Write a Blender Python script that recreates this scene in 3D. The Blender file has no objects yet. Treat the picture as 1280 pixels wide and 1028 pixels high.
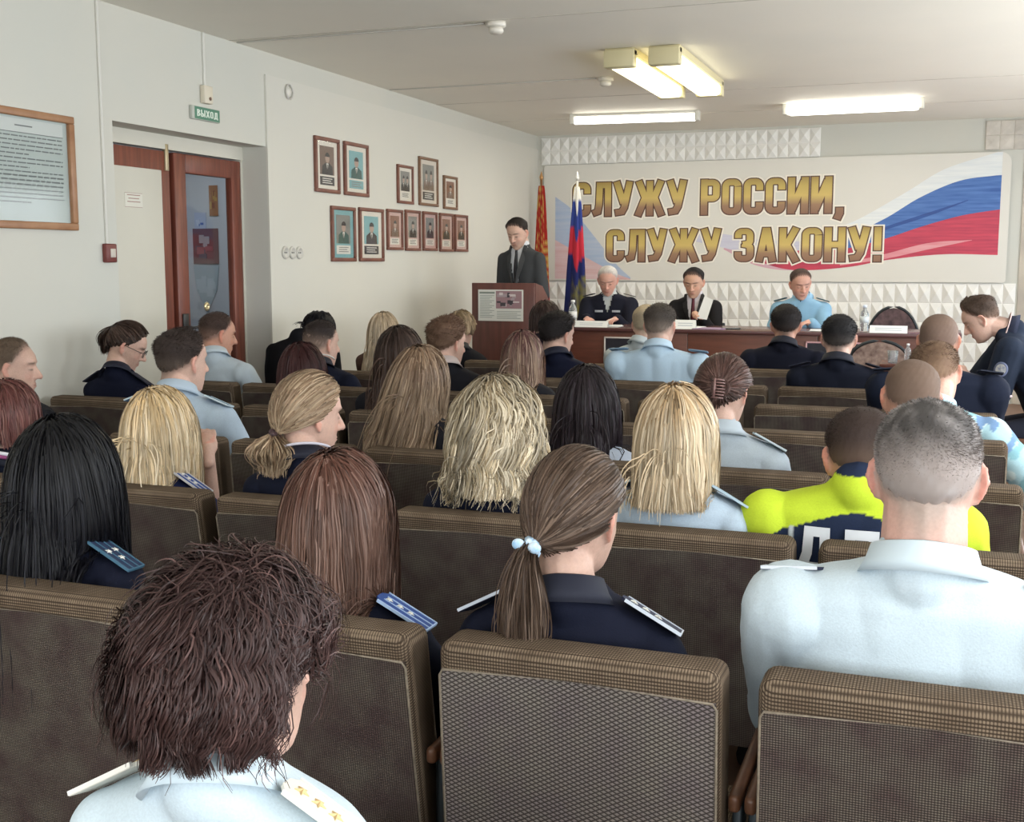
import bpy, bmesh, math, random
import numpy as np
from mathutils import Vector, Matrix, Euler
from mathutils.bvhtree import BVHTree

random.seed(7); RNG = np.random.default_rng(11)
C = bpy.context.scene.collection
PI = math.pi

# ------------------------------------------------------------------ camera model
F = 1450.0; YAW = math.radians(20.3); PIT = math.radians(7.3); EYE = 1.5
def ray(px, py):
    a = (px-640)/F; b = -(py-514)/F
    cy, sy, cp, sp = math.cos(YAW), math.sin(YAW), math.cos(PIT), math.sin(PIT)
    f = (-sy*cp, cy*cp, -sp); r = (cy, sy, 0); u = (-sy*sp, cy*sp, cp)
    return [f[i]+a*r[i]+b*u[i] for i in range(3)]
def at(px, py, Y):            # point of the room on the plane y = Y
    d = ray(px, py); t = Y/d[1]; return Vector((d[0]*t, Y, EYE+d[2]*t))

# ------------------------------------------------------------------ object helpers
def link(o, parent=None):
    C.objects.link(o)
    if parent is not None: o.parent = parent
    return o
def tag(o, label=None, cat=None, group=None, kind=None):
    if label: o['label'] = label
    if cat: o['category'] = cat
    if group: o['group'] = group
    if kind: o['kind'] = kind
    return o
def thing(name, label, cat, loc=(0,0,0), rz=0, group=None):
    o = bpy.data.objects.new(name, None); o.empty_display_size = .1
    link(o); o.location = loc; o.rotation_euler = (0, 0, rz)
    return tag(o, label, cat, group)
def setmat(me, m):
    for x in (m if isinstance(m, (list, tuple)) else [m]): me.materials.append(x)
class MB:
    """collects simple shapes, builds ONE mesh object"""
    def __init__(s): s.v = []; s.f = []; s.mi = []; s.sm = []
    def add(s, vs, fs, mi=0, smooth=False, M=None):
        o = len(s.v)
        for p in vs: s.v.append(tuple(M @ Vector(p)) if M is not None else tuple(p))
        for f in fs: s.f.append(tuple(i+o for i in f)); s.mi.append(mi); s.sm.append(smooth)
        return s
    def box(s, x0, x1, y0, y1, z0, z1, mi=0, M=None):
        vs = [(x,y,z) for x in (x0,x1) for y in (y0,y1) for z in (z0,z1)]
        return s.add(vs, [(0,1,3,2),(4,6,7,5),(0,4,5,1),(2,3,7,6),(0,2,6,4),(1,5,7,3)], mi, False, M)
    def bev(s, x0, x1, y0, y1, z0, z1, r=.01, seg=2, mi=0, M=None):
        bm = bmesh.new(); bmesh.ops.create_cube(bm, size=1)
        for v in bm.verts: v.co = Vector((x0+(v.co.x+.5)*(x1-x0), y0+(v.co.y+.5)*(y1-y0), z0+(v.co.z+.5)*(z1-z0)))
        bmesh.ops.bevel(bm, geom=bm.edges[:], offset=r, segments=seg, profile=.5, affect='EDGES')
        bm.verts.index_update()
        s.add([v.co.copy() for v in bm.verts], [[v.index for v in f.verts] for f in bm.faces], mi, True, M); bm.free()
        return s
    def tube(s, pts, r, n=8, mi=0, cap=True, M=None):
        pts = [Vector(p) for p in pts]; rs = r if isinstance(r, (list, tuple)) else [r]*len(pts)
        vs = []; fs = []; ref = None
        for i, p in enumerate(pts):
            t = (pts[min(i+1, len(pts)-1)]-pts[max(i-1, 0)]).normalized()
            if ref is None: ref = Vector((0,0,1)) if abs(t.z) < .9 else Vector((1,0,0))
            a = t.cross(ref).normalized(); b = t.cross(a).normalized(); ref = -b if False else ref
            for k in range(n):
                th = 2*PI*k/n; vs.append(p+(a*math.cos(th)+b*math.sin(th))*rs[i])
        for i in range(len(pts)-1):
            for k in range(n):
                k2 = (k+1) % n; fs.append((i*n+k, i*n+k2, (i+1)*n+k2, (i+1)*n+k))
        if cap:
            fs.append(tuple(range(n-1, -1, -1))); fs.append(tuple((len(pts)-1)*n+k for k in range(n)))
        return s.add(vs, fs, mi, True, M)
    def lathe(s, prof, n=24, mi=0, M=None, smooth=True):     # prof = [(r, z)]
        vs = []; fs = []
        for r, z in prof:
            for k in range(n):
                a = 2*PI*k/n; vs.append((r*math.cos(a), r*math.sin(a), z))
        for i in range(len(prof)-1):
            for k in range(n):
                k2 = (k+1) % n; fs.append((i*n+k, i*n+k2, (i+1)*n+k2, (i+1)*n+k))
        fs.append(tuple(range(n-1, -1, -1))); fs.append(tuple((len(prof)-1)*n+k for k in range(n)))
        return s.add(vs, fs, mi, smooth, M)
    def prism(s, poly, d0, d1, mi=0, M=None):  # poly in (x,z), extruded along y
        n = len(poly)
        vs = [(x, d0, z) for x, z in poly]+[(x, d1, z) for x, z in poly]
        fs = [tuple(range(n)), tuple(range(2*n-1, n-1, -1))]+[(i, i+n, (i+1) % n+n, (i+1) % n) for i in range(n)]
        return s.add(vs, fs, mi, False, M)
    def build(s, name, m, parent=None):
        me = bpy.data.meshes.new(name); me.from_pydata(s.v, [], s.f); setmat(me, m)
        me.polygons.foreach_set('material_index', s.mi); me.polygons.foreach_set('use_smooth', s.sm)
        bm = bmesh.new(); bm.from_mesh(me); bmesh.ops.recalc_face_normals(bm, faces=bm.faces[:]); bm.to_mesh(me); bm.free()
        me.update()
        return link(bpy.data.objects.new(name, me), parent)
def struct(name, mb, m):
    o = mb.build(name, m); o['kind'] = 'structure'; return o

# ------------------------------------------------------------------ materials
def newmat(name):
    m = bpy.data.materials.new(name); m.use_nodes = True
    nt = m.node_tree; return m, nt, nt.nodes['Principled BSDF']
def N(nt, t, **k):
    n = nt.nodes.new(t)
    for a, b in k.items():
        if a.startswith('in_'): n.inputs[a[3:].replace('_', ' ')].default_value = b
        else: setattr(n, a, b)
    return n
def rgb(c): return (c[0], c[1], c[2], 1)
def plain(name, c, rough=.6, metal=0, noise=.0, scale=20, bump=0, spec=.5, c2=None, detail=4, stretch=None):
    m, nt, b = newmat(name)
    b.inputs['Base Color'].default_value = rgb(c); b.inputs['Roughness'].default_value = rough
    b.inputs['Metallic'].default_value = metal; b.inputs['Specular IOR Level'].default_value = spec
    if noise or bump or c2:
        tc = N(nt, 'ShaderNodeTexCoord'); src = tc.outputs['Object']
        if stretch:
            mp = N(nt, 'ShaderNodeMapping'); mp.inputs['Scale'].default_value = stretch
            nt.links.new(src, mp.inputs[0]); src = mp.outputs[0]
        nz = N(nt, 'ShaderNodeTexNoise'); nz.inputs['Scale'].default_value = scale; nz.inputs['Detail'].default_value = detail
        nt.links.new(src, nz.inputs['Vector'])
        if noise or c2:
            r = N(nt, 'ShaderNodeValToRGB'); r.color_ramp.elements[0].position = .3; r.color_ramp.elements[1].position = .7
            d = c2 if c2 else [x*(1-noise) for x in c]; u = c if c2 else [min(1, x*(1+noise*.6)) for x in c]
            r.color_ramp.elements[0].color = rgb(d); r.color_ramp.elements[1].color = rgb(u)
            nt.links.new(nz.outputs['Fac'], r.inputs[0]); nt.links.new(r.outputs[0], b.inputs['Base Color'])
        if bump:
            bp = N(nt, 'ShaderNodeBump'); bp.inputs['Strength'].default_value = bump; bp.inputs['Distance'].default_value = .01
            nt.links.new(nz.outputs['Fac'], bp.inputs['Height']); nt.links.new(bp.outputs[0], b.inputs['Normal'])
    return m
def emit(name, c, st):
    m, nt, b = newmat(name); b.inputs['Base Color'].default_value = rgb(c)
    b.inputs['Emission Color'].default_value = rgb(c); b.inputs['Emission Strength'].default_value = st
    return m
def colmat(name, rough=.6, bump=.15, scale=120, spec=.4, sss=0, sheen=0, bumpdist=.002):
    """base colour comes from the mesh's own colour attribute 'Col'"""
    m, nt, b = newmat(name)
    a = N(nt, 'ShaderNodeAttribute', attribute_name='Col')
    tc = N(nt, 'ShaderNodeTexCoord'); nz = N(nt, 'ShaderNodeTexNoise'); nz.inputs['Scale'].default_value = scale; nz.inputs['Detail'].default_value = 3
    nt.links.new(tc.outputs['Object'], nz.inputs['Vector'])
    mx = N(nt, 'ShaderNodeMix', data_type='RGBA', blend_type='MULTIPLY'); mx.inputs['Factor'].default_value = .35
    nt.links.new(a.outputs['Color'], mx.inputs['A'])
    r = N(nt, 'ShaderNodeMapRange'); r.inputs[3].default_value = .55; r.inputs[4].default_value = 1.35
    nt.links.new(nz.outputs['Fac'], r.inputs[0]); nt.links.new(r.outputs[0], mx.inputs['B'])
    nt.links.new(mx.outputs['Result'], b.inputs['Base Color'])
    b.inputs['Roughness'].default_value = rough; b.inputs['Specular IOR Level'].default_value = spec
    if sss:
        b.inputs['Subsurface Weight'].default_value = sss; b.inputs['Subsurface Radius'].default_value = (.012, .005, .003); b.inputs['Subsurface Scale'].default_value = 1
    if sheen: b.inputs['Sheen Weight'].default_value = sheen
    if bump:
        bp = N(nt, 'ShaderNodeBump'); bp.inputs['Strength'].default_value = bump; bp.inputs['Distance'].default_value = bumpdist
        nt.links.new(nz.outputs['Fac'], bp.inputs['Height']); nt.links.new(bp.outputs[0], b.inputs['Normal'])
    return m

M = {}
M['skin'] = colmat('skin', .5, .2, 160, .35, sss=.08)
M['cloth'] = colmat('woven_cloth', .85, .25, 300, .15)
M['cloth_fold'] = colmat('creased_cloth', .85, .5, 14, .12, bumpdist=.012)
def hair_material(name, rough):
    m, nt, b = newmat(name)
    a = N(nt, 'ShaderNodeAttribute', attribute_name='Col')
    nt.links.new(a.outputs['Color'], b.inputs['Base Color'])
    b.inputs['Roughness'].default_value = rough; b.inputs['Specular IOR Level'].default_value = .22
    return m
M['hair'] = hair_material('hair', .42)
M['hair_matte'] = hair_material('cropped_hair', .7)

# ------------------------------------------------------------------ remeshed organic surfaces
def capsule(p, q, r0, r1, n=12):
    p = np.array(p, float); q = np.array(q, float); d = q-p; L = np.linalg.norm(d)
    if L < 1e-6: d = np.array([0,0,1.]); L = 1e-6
    t = d/L; ref = np.array([0,0,1.]) if abs(t[2]) < .9 else np.array([1.,0,0])
    a = np.cross(t, ref); a /= np.linalg.norm(a); b = np.cross(t, a)
    prof = []
    for k in range(1, 5): th = PI/2*(1-k/4.5); prof.append((-math.sin(th)*r0, math.cos(th)*r0))
    for k in range(4, 0, -1): th = PI/2*(1-k/4.5); prof.append((L+math.sin(th)*r1, math.cos(th)*r1))
    vs = [p-t*r0]
    for z, r in prof:
        for k in range(n):
            th = 2*PI*k/n; vs.append(p+t*z+(a*math.cos(th)+b*math.sin(th))*r)
    vs.append(q+t*r1); m = len(prof); fs = []
    for k in range(n): fs.append((0, 1+(k+1) % n, 1+k))
    for i in range(m-1):
        for k in range(n):
            k2 = (k+1) % n; fs.append((1+i*n+k, 1+i*n+k2, 1+(i+1)*n+k2, 1+(i+1)*n+k))
    e = 1+m*n
    for k in range(n): fs.append((e, 1+(m-1)*n+k, 1+(m-1)*n+(k+1) % n))
    return vs, fs
def chain(pts, rs): return [capsule(pts[i], pts[i+1], rs[i], rs[i+1]) for i in range(len(pts)-1)]
def ellipsoid(c, r, R=None, n=16, m=10):
    vs = []; fs = []
    for i in range(m+1):
        th = PI*i/m
        for k in range(n):
            ph = 2*PI*k/n; v = np.array([math.sin(th)*math.cos(ph)*r[0], math.sin(th)*math.sin(ph)*r[1], math.cos(th)*r[2]])
            if R is not None: v = R @ v
            vs.append(np.array(c)+v)
    for i in range(m):
        for k in range(n):
            k2 = (k+1) % n; fs.append((i*n+k, (i+1)*n+k, (i+1)*n+k2, i*n+k2))
    return vs, fs
def loft(rings, n=28, e=2.3):
    """rings = [(cx, cy, cz, rx, ry)] stacked upward -> closed surface"""
    vs = []; fs = []
    for (cx, cy, cz, rx, ry) in rings:
        for k in range(n):
            t = 2*PI*k/n; c, s = math.cos(t), math.sin(t)
            vs.append((cx+rx*math.copysign(abs(c)**(2/e), c), cy+ry*math.copysign(abs(s)**(2/e), s), cz))
    m = len(rings)
    for i in range(m-1):
        for k in range(n):
            k2 = (k+1) % n; fs.append((i*n+k, i*n+k2, (i+1)*n+k2, (i+1)*n+k))
    fs.append(tuple(range(n-1, -1, -1))); fs.append(tuple((m-1)*n+k for k in range(n)))
    return vs, fs
def remesh(parts, voxel, smooth=2, fac=.5):
    vs = []; fs = []
    for v, f in parts:
        o = len(vs); vs.extend([tuple(map(float, p)) for p in v]); fs.extend([tuple(i+o for i in q) for q in f])
    me = bpy.data.meshes.new('tmp'); me.from_pydata(vs, [], fs); me.update()
    o = bpy.data.objects.new('tmp', me); C.objects.link(o)
    r = o.modifiers.new('r', 'REMESH'); r.mode = 'VOXEL'; r.voxel_size = voxel; r.use_smooth_shade = True
    if smooth: s = o.modifiers.new('s', 'SMOOTH'); s.iterations = smooth; s.factor = fac
    dg = bpy.context.evaluated_depsgraph_get(); ev = o.evaluated_get(dg)
    out = bpy.data.meshes.new_from_object(ev)
    bpy.data.objects.remove(o); bpy.data.meshes.remove(me)
    return out
def getv(me):
    a = np.empty(len(me.vertices)*3, np.float32); me.vertices.foreach_get('co', a); return a.reshape(-1, 3).astype(float)
def setv(me, a): me.vertices.foreach_set('co', a.astype(np.float32).ravel()); me.update()
def setcol(me, col):
    at_ = me.color_attributes.new('Col', 'FLOAT_COLOR', 'POINT')
    c = np.ones((len(me.vertices), 4), np.float32); c[:, :3] = col; at_.data.foreach_set('color', c.ravel())
def numpy_mesh(name, v, quads, col, mat, parent, smooth=True):
    me = bpy.data.meshes.new(name); k = quads.shape[1]; n = len(quads)
    me.vertices.add(len(v)); me.vertices.foreach_set('co', v.astype(np.float32).ravel())
    me.loops.add(n*k); me.loops.foreach_set('vertex_index', quads.astype(np.int32).ravel())
    me.polygons.add(n); me.polygons.foreach_set('loop_start', np.arange(0, n*k, k, dtype=np.int32))
    me.update(calc_edges=True)
    me.polygons.foreach_set('use_smooth', np.full(n, smooth, bool))
    setcol(me, col); setmat(me, mat); me.update()
    return link(bpy.data.objects.new(name, me), parent)
def sstep(a, b, x):
    t = np.clip((x-a)/(b-a), 0, 1); return t*t*(3-2*t)
def wob(p, seed, f):                       # cheap smooth pseudo noise, about -1..1
    r = np.random.default_rng(seed); out = np.zeros(len(p))
    for k in range(5):
        w = r.normal(size=3)*f; out += np.sin(p @ w + r.uniform(0, 6.28))
    return out/2.5
# ================================================================== people
HC = np.array([0, -.010, .010]); HR = np.array([.079, .101, .109])      # skull ellipsoid in the head's frame
HEAD_RINGS = [  # z, halfwidth, back, front
 (-.121,.012,.030,.052),(-.116,.026,.005,.066),(-.104,.040,-.020,.077),(-.085,.052,-.045,.081),(-.062,.062,-.066,.083),(-.038,.069,-.082,.083),
 (-.012,.074,-.099,.082),(.012,.0765,-.106,.083),(.035,.0775,-.108,.0865),(.058,.076,-.104,.081),(.080,.067,-.090,.066),(.098,.052,-.068,.044),(.110,.033,-.045,.022),(.1165,.014,-.025,.002)]
def head_parts():
    rings = [(0, (b+f)/2, z, w, (f-b)/2) for z, w, b, f in HEAD_RINGS]
    P = [loft(rings, 32, 2.15)]
    P.append(capsule((0,.078,.018), (0,.104,-.028), .007, .0115))
    for s in (-1, 1):
        P.append(ellipsoid((s*.011,.090,-.032), (.009,.011,.008)))
        P.append(ellipsoid((s*.031,.069,.004), (.0125,.0125,.0125)))
        a = s*.34; R = np.array([[math.cos(a),-math.sin(a),0],[math.sin(a),math.cos(a),0],[0,0,1]])
        P.append(ellipsoid((s*.0775,-.004,-.006), (.006,.018,.030), R))
        pts = [np.array([s*.0765,-.004,-.006])+R@np.array(q) for q in ((s*.001,.014,.022),(s*.004,.002,.032),(s*.007,-.014,.024),(s*.008,-.020,.004),(s*.004,-.012,-.018),(0,.004,-.032))]
        P += chain(pts, [.0045,.005,.0055,.0055,.005,.006])
    P.append(ellipsoid((0,.082,-.064), (.024,.010,.008)))            # lips
    P.append(ellipsoid((0,.070,-.100), (.020,.014,.014)))            # chin
    return P
def _head_R():
    v, f = head_parts()[0]; bvh = BVHTree.FromPolygons([tuple(p) for p in v], f); c = Vector(HC)
    T = np.zeros((37, 72))
    for i in range(37):
        e = -PI/2+PI*i/36
        for j in range(72):
            a = 2*PI*j/72; d = Vector((math.cos(e)*math.sin(a), math.cos(e)*math.cos(a), math.sin(e)))
            h = bvh.ray_cast(c+d*.5, -d); T[i, j] = .5-h[3] if h[0] else .1
    return T
HEADR = _head_R()
def head_radius(e, a):                     # elevation, azimuth from the front
    fi = np.clip((e+PI/2)/PI*36, 0, 35.999); i = fi.astype(int); u = fi-i
    fj = (a % (2*PI))/(2*PI)*72; j = fj.astype(int) % 72; v = fj-np.floor(fj); k = (j+1) % 72
    return (HEADR[i,j]*(1-u)+HEADR[i+1,j]*u)*(1-v)+(HEADR[i,k]*(1-u)+HEADR[i+1,k]*u)*v
def hairline(a, kind='n'):                 # lowest elevation with hair, by azimuth from the front
    a = np.abs((a+PI) % (2*PI)-PI)*180/PI
    lo = {'n': [.80,.70,.28,-.15,-.30,-.62,-.78], 'low': [.80,.72,.35,-.2,-.50,-.8,-.95], 'high': [.85,.75,.40,.10,.0,-.30,-.42]}[kind]
    return np.interp(a, [0,35,62,85,112,150,180], lo)
def rot(yaw=0, pitch=0, roll=0):           # degrees; yaw>0 turns to the figure's left, pitch>0 looks down
    y, p, r = [math.radians(t) for t in (yaw, -pitch, roll)]
    return np.array(Euler((p, r, y), 'ZXY').to_matrix()) if False else np.array(Matrix.Rotation(y,3,'Z') @ Matrix.Rotation(p,3,'X') @ Matrix.Rotation(r,3,'Y'))
def ik(a, b, l1, l2, pole):
    a, b, pole = map(lambda t: np.array(t, float), (a, b, pole)); d = b-a; L = np.linalg.norm(d)
    if L > (l1+l2)*.98: b = a+d/L*(l1+l2)*.98; d = b-a; L = np.linalg.norm(d)
    t = d/L; x = (l1*l1-l2*l2+L*L)/(2*L); h = math.sqrt(max(l1*l1-x*x, 0)); pole = pole-t*np.dot(pole, t)
    pole /= np.linalg.norm(pole); return a+t*x+pole*h, b
def hand_parts(w, d, n, side, curl=.5, s=1.0):
    """w wrist, d pointing direction, n back-of-hand normal, side -1 left / +1 right"""
    d = np.array(d, float); d /= np.linalg.norm(d); n = np.array(n, float); n -= d*np.dot(n, d); n /= np.linalg.norm(n)
    x = np.cross(d, n)*1.0                   # across the palm
    thumb = -side; P = []
    R = np.stack([x, d, n], 1)
    P.append(ellipsoid(w+d*.045*s, (.040*s,.052*s,.015*s), R)); P.append(capsule(w-d*.02, w+d*.03*s, .024*s, .026*s))
    for i, (off, L) in enumerate(((-.030,.062),(-.010,.074),(.010,.080),(.030,.072))):
        o = off*s*(-thumb) ; L *= s*(1 if i else .98)
        if i == 0: L = .060*s
        p = w+d*.080*s+x*o; c = curl*(1+.12*i); pts = [p]; ang = c*.5
        for k, seg in enumerate((.42,.32,.26)):
            dd = d*math.cos(ang)-n*math.sin(ang)+x*o*1.2; pts.append(pts[-1]+dd/np.linalg.norm(dd)*L*seg); ang += c*.9
        P += chain(pts, [.0090*s,.0085*s,.0078*s,.0068*s])
    p = w+d*.025*s+x*thumb*.030*s; t1 = p+(d*.55+x*thumb*.65-n*.3)*.038*s; t2 = t1+(d*.85+x*thumb*.2-n*.45)*.030*s
    P += chain([p, t1, t2], [.013*s,.0105*s,.009*s])
    return P

SKIN = np.array([.60,.39,.31])
def shade(c, k): return np.clip(np.array(c)*k, 0, 1)
def mixc(a, b, t): t = np.asarray(t)[:, None]; return np.array(a)*(1-t)+np.array(b)*t

def hair_cap(p, colfn, thick, line='n', fade=None, voxel=None, extra=None):
    """shell over the scalp, tapering to nothing at the hairline; returns v, quads, col in the person's frame"""
    ne, na = 56, 96
    e = np.linspace(-PI/2*.72, PI/2, ne); a = np.linspace(0, 2*PI, na, endpoint=False)
    E_, A_ = np.meshgrid(e, a, indexing='ij'); E_, A_ = E_.ravel(), A_.ravel()
    hl = hairline(A_, line)+.05*np.sin(A_*23)+.03*np.sin(A_*41+1)
    m = sstep(0, fade or .16, E_-hl)
    d = np.stack([np.cos(E_)*np.sin(A_), np.cos(E_)*np.cos(A_), np.sin(E_)], 1)
    th = None if callable(thick) else thick*(1+.0*A_)
    if callable(thick): th = thick(E_, A_)
    r = head_radius(E_, A_)-.006+(th+.006)*m
    v = HC+d*r[:, None]
    if extra is not None: v = extra(v, m)
    q = []
    for i in range(ne-1):
        b = i*na; k = np.arange(na); k2 = (k+1) % na
        q.append(np.stack([b+k, b+k2, b+na+k2, b+na+k], 1))
    q = np.concatenate(q); keep = (m[q].max(1) > .0); q = q[keep]
    return v, q, colfn(v, m, E_, A_)

def tubes(paths, rad, col, hc=None):
    """paths (S,K,3) rad (S,K) col (S,K,3) -> narrow locks whose flat side faces away from the head"""
    S, K, _ = paths.shape
    t = np.gradient(paths, axis=1); t /= np.linalg.norm(t, axis=2, keepdims=True)+1e-9
    n = paths-(hc if hc is not None else np.array([0,0,1.])); n /= np.linalg.norm(n, axis=2, keepdims=True)+1e-9
    n = n+np.random.default_rng(3).normal(0, .35, (S, 1, 3))
    a = np.cross(t, n); a /= np.linalg.norm(a, axis=2, keepdims=True)+1e-9
    v = np.stack([paths-a*rad[:, :, None], paths+a*rad[:, :, None]], 2).reshape(-1, 3)
    c = np.repeat(col[:, :, None, :], 2, 2).reshape(-1, 3)
    s = (np.arange(S)*K*2)[:, None]; k = (np.arange(K-1)*2)[None, :]; b = (s+k).ravel()
    return v, np.stack([b, b+1, b+3, b+2], 1), c
def resample(P, valid, K):
    out = np.empty((len(P), K, 3)); u = np.linspace(0, 1, K)
    for i in range(len(P)):
        n = max(int(valid[i]), 2); q = P[i, :n]; s = np.concatenate([[0], np.cumsum(np.linalg.norm(np.diff(q, axis=0), axis=1))])
        s /= s[-1]+1e-9
        for c in range(3): out[i, :, c] = np.interp(u, s, q[:, c])
    return out

def roots(n, rng, line='n'):
    k = np.arange(n*3)+.5; z = 1-2*k/(n*3); a = (k*2.39996+rng.uniform(0, 6)) % (2*PI); e = np.arcsin(z)
    ok = e > hairline(a, line)+.04; e, a = e[ok], a[ok]
    if len(e) > n: s = rng.permutation(len(e))[:n]; e, a = e[s], a[s]
    d = np.stack([np.cos(e)*np.sin(a), np.cos(e)*np.cos(a), np.sin(e)], 1)
    return d, e, a

def flow(p, w, style, colors, dens, rad):
    """strands in the person's frame. w = world of collision shapes"""
    rng = np.random.default_rng(w['seed']); H, hc, s = w['H'], w['hc'], w['s']
    kind = style['kind']; thick = style.get('thick', .016)
    d, e, a = roots(dens, rng, style.get('line', 'n')); S = len(d)
    lay = rng.uniform(.15, 1, S)*thick*((.5+.5*sstep(-.5, .3, e)) if kind == 'short' else 1)
    nl = max(int(S/style.get('lock', 40)), 6); li = rng.permutation(S)[:nl]
    lock = np.argmax(d @ d[li].T, 1); lseed = rng.uniform(0, 6.28, nl) if style.get('pf') is None else 3.2*wob(d[li], w['seed'], style['pf']); lcol = rng.normal(0, 1, nl)
    ER = HR+.004
    def to_w(v): return hc+(v*s) @ H.T
    def collide(P, off):
        q = (P-hc) @ H/s-HC                              # head frame
        m = np.linalg.norm(q/(ER+off[:, None]), axis=1); ins = m < 1
        q[ins] = q[ins]/m[ins, None]
        P = hc+(q+HC)*s @ H.T if False else hc+((q+HC)*s) @ H.T
        for (c, r) in w['solids']:
            g = (P-c)/(r+off[:, None]*.7); m = np.linalg.norm(g, axis=1); ins = m < 1
            P[ins] = c+(P[ins]-c)/m[ins, None]
        return P
    P = []
    if kind in ('tail', 'bun'):
        tie = np.array(style['tie']); tie_d = (tie-HC)/np.linalg.norm((tie-HC))
        K1 = 12
        for i in range(K1+1):
            t = i/K1; dd = d*(1-t)+tie_d*t; nn = np.linalg.norm(dd, axis=1, keepdims=True); dd = dd/nn
            q = HC+dd/np.linalg.norm(dd/(ER+lay[:, None]*(1-.3*t)), axis=1, keepdims=True)
            q[:, 2] += .0
            if t > .8: q = q*(1-(t-.8)*5)+(tie+(q-tie)*.15)*((t-.8)*5)
            P.append(to_w(q))
        P = np.stack(P, 1); full = np.full(S, K1+1)
        if kind == 'tail':
            N2 = int(S*.75); ii = rng.permutation(S)[:N2]
            cur = to_w(tie+rng.normal(0, .005, (N2, 3))); out = H @ np.array(style.get('out', (0,-1,.1))); L = style['length']*rng.uniform(.7, 1.05, N2)
            sp = rng.normal(0, 1, (N2, 3)); steps = 26; ds = L/steps; Q = [cur]; dirv = np.repeat(out[None], N2, 0)+sp*.12
            for k in range(steps):
                g = np.array([0,0,-1.]); kk = style.get('droop', .28)
                dirv = dirv*(1-kk)+g*kk+sp*.006*style.get('spread', 1); dirv /= np.linalg.norm(dirv, axis=1, keepdims=True)
                nxt = collide(cur+dirv*ds[:, None], np.full(N2, .006)); cur = nxt; Q.append(cur)
            Q = np.stack(Q, 1); bul = style.get('bulge', .012); t = np.linspace(0, 1, steps+1)[None, :, None]
            Q = Q+sp[:, None, :]*np.array([1,.8,0])*bul*np.sin(np.clip(t*1.25,0,1)*PI*.8)
            tails = resample(Q, np.full(N2, steps+1), 22)
        else: tails = None
        paths = resample(P, full, 14)
        sets = [(paths, lock, .25)]
        if tails is not None: sets.append((tails, lock[ii], .3))
        if kind == 'bun':
            nb = int(S*.5); th = rng.uniform(0, 2*PI, nb); ph = rng.uniform(-1, 1, nb); R0 = style.get('bun', .034); t = np.linspace(0, 1, 18)
            A = th[:, None]+t[None]*3.2; rr = R0*(1-.35*np.abs(ph[:, None]))*np.sqrt(np.clip(1-ph[:, None]**2*.6, 0, 1)); 
            n = tie_d; x = np.cross(n, [0,0,1.]); x /= np.linalg.norm(x); y = np.cross(n, x)
            B = tie+n*(.018+ph[:, None, None]*R0*.7)+rr[..., None]*(np.cos(A)[..., None]*x+np.sin(A)[..., None]*y)
            sets.append((to_w(B.reshape(-1, 3)).reshape(B.shape), rng.integers(0, nl, nb), .0))
    else:
        cut = style.get('cut', .3); steps = 60; ds = .016 if kind != 'short' else .006
        q = HC+d/np.linalg.norm(d/(ER+lay[:, None]), axis=1, keepdims=True)
        cur = to_w(q); part = style.get('part', 0.0)
        crown = np.array(style.get('crown', (0,-.35,.95))); crown = crown/np.linalg.norm(crown)
        dirv = d-crown; dirv[:, 0] += np.sign(d[:, 0]-part)*.25*np.clip(d[:, 1]*2+.3, 0, 1); dirv[:, 1] -= style.get('back', .55)*np.clip(d[:, 1]+.3, 0, 1)
        dirv += rng.normal(0, style.get('mess', .04), (S, 3))
        dirv -= d*np.sum(dirv*d, 1, keepdims=True); dirv /= np.linalg.norm(dirv, axis=1, keepdims=True); dirv = dirv @ H.T
        Q = [cur]; push = style.get('push', np.zeros(3)); gk = style.get('grav', .22)
        for k in range(steps):
            dirv = dirv*(1-gk)+(np.array([0,0,-1.])+push)*gk; dirv /= np.linalg.norm(dirv, axis=1, keepdims=True)
            nxt = collide(cur+dirv*ds, lay); xo = nxt[:, 0]-hc[0]; lim = style.get('wide', .098); ov = np.abs(xo) > lim; nxt[ov, 0] = hc[0]+np.sign(xo[ov])*(lim+(np.abs(xo[ov])-lim)*.55); mv = nxt-cur; dirv = mv/(np.linalg.norm(mv, axis=1, keepdims=True)+1e-9); cur = nxt; Q.append(cur)
        Q = np.stack(Q, 1)
        if kind == 'short':
            Ls = style['length']*rng.uniform(.6, 1.15, S)*(.28+.72*sstep(-.65, .25, e)); valid = np.clip(Ls/ds, 3, steps)
        else:
            cz = w['top']-cut-np.minimum(rng.exponential(style.get('rag', .012), S), 2.2*style.get('rag', .012))+style.get('ragoff', .02)
            cz += style.get('vcut', 0)*np.abs(Q[:, -1, 0]-hc[0])
            valid = (Q[:, :, 2] > cz[:, None]).sum(1)+1
            arc = style.get('minlen', 6); valid = np.maximum(valid, arc)
        sets = [(resample(Q, np.minimum(valid, steps), style.get('K', 16)), lock, style.get('clump', .35))]
    for sd in style.get('ears', ()):
        ec = hc+H @ (np.array([sd*.086, .004, -.012])*s); ns_ = []
        for (paths, lk, clump) in sets:
            ins = (np.linalg.norm((paths-ec)/np.array([.05,.034,.040]), axis=2) < 1)
            if kind in ('tail', 'bun'): keep = ~ins.any(1); ns_.append((paths[keep], lk[keep], clump)); continue
            first = np.where(ins.any(1), ins.argmax(1), paths.shape[1]); keep = first > 2
            ns_.append((resample(paths[keep], first[keep], paths.shape[1]), lk[keep], clump))
        sets = ns_
    V, Qd, Cc = [], [], []; base = 0
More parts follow.
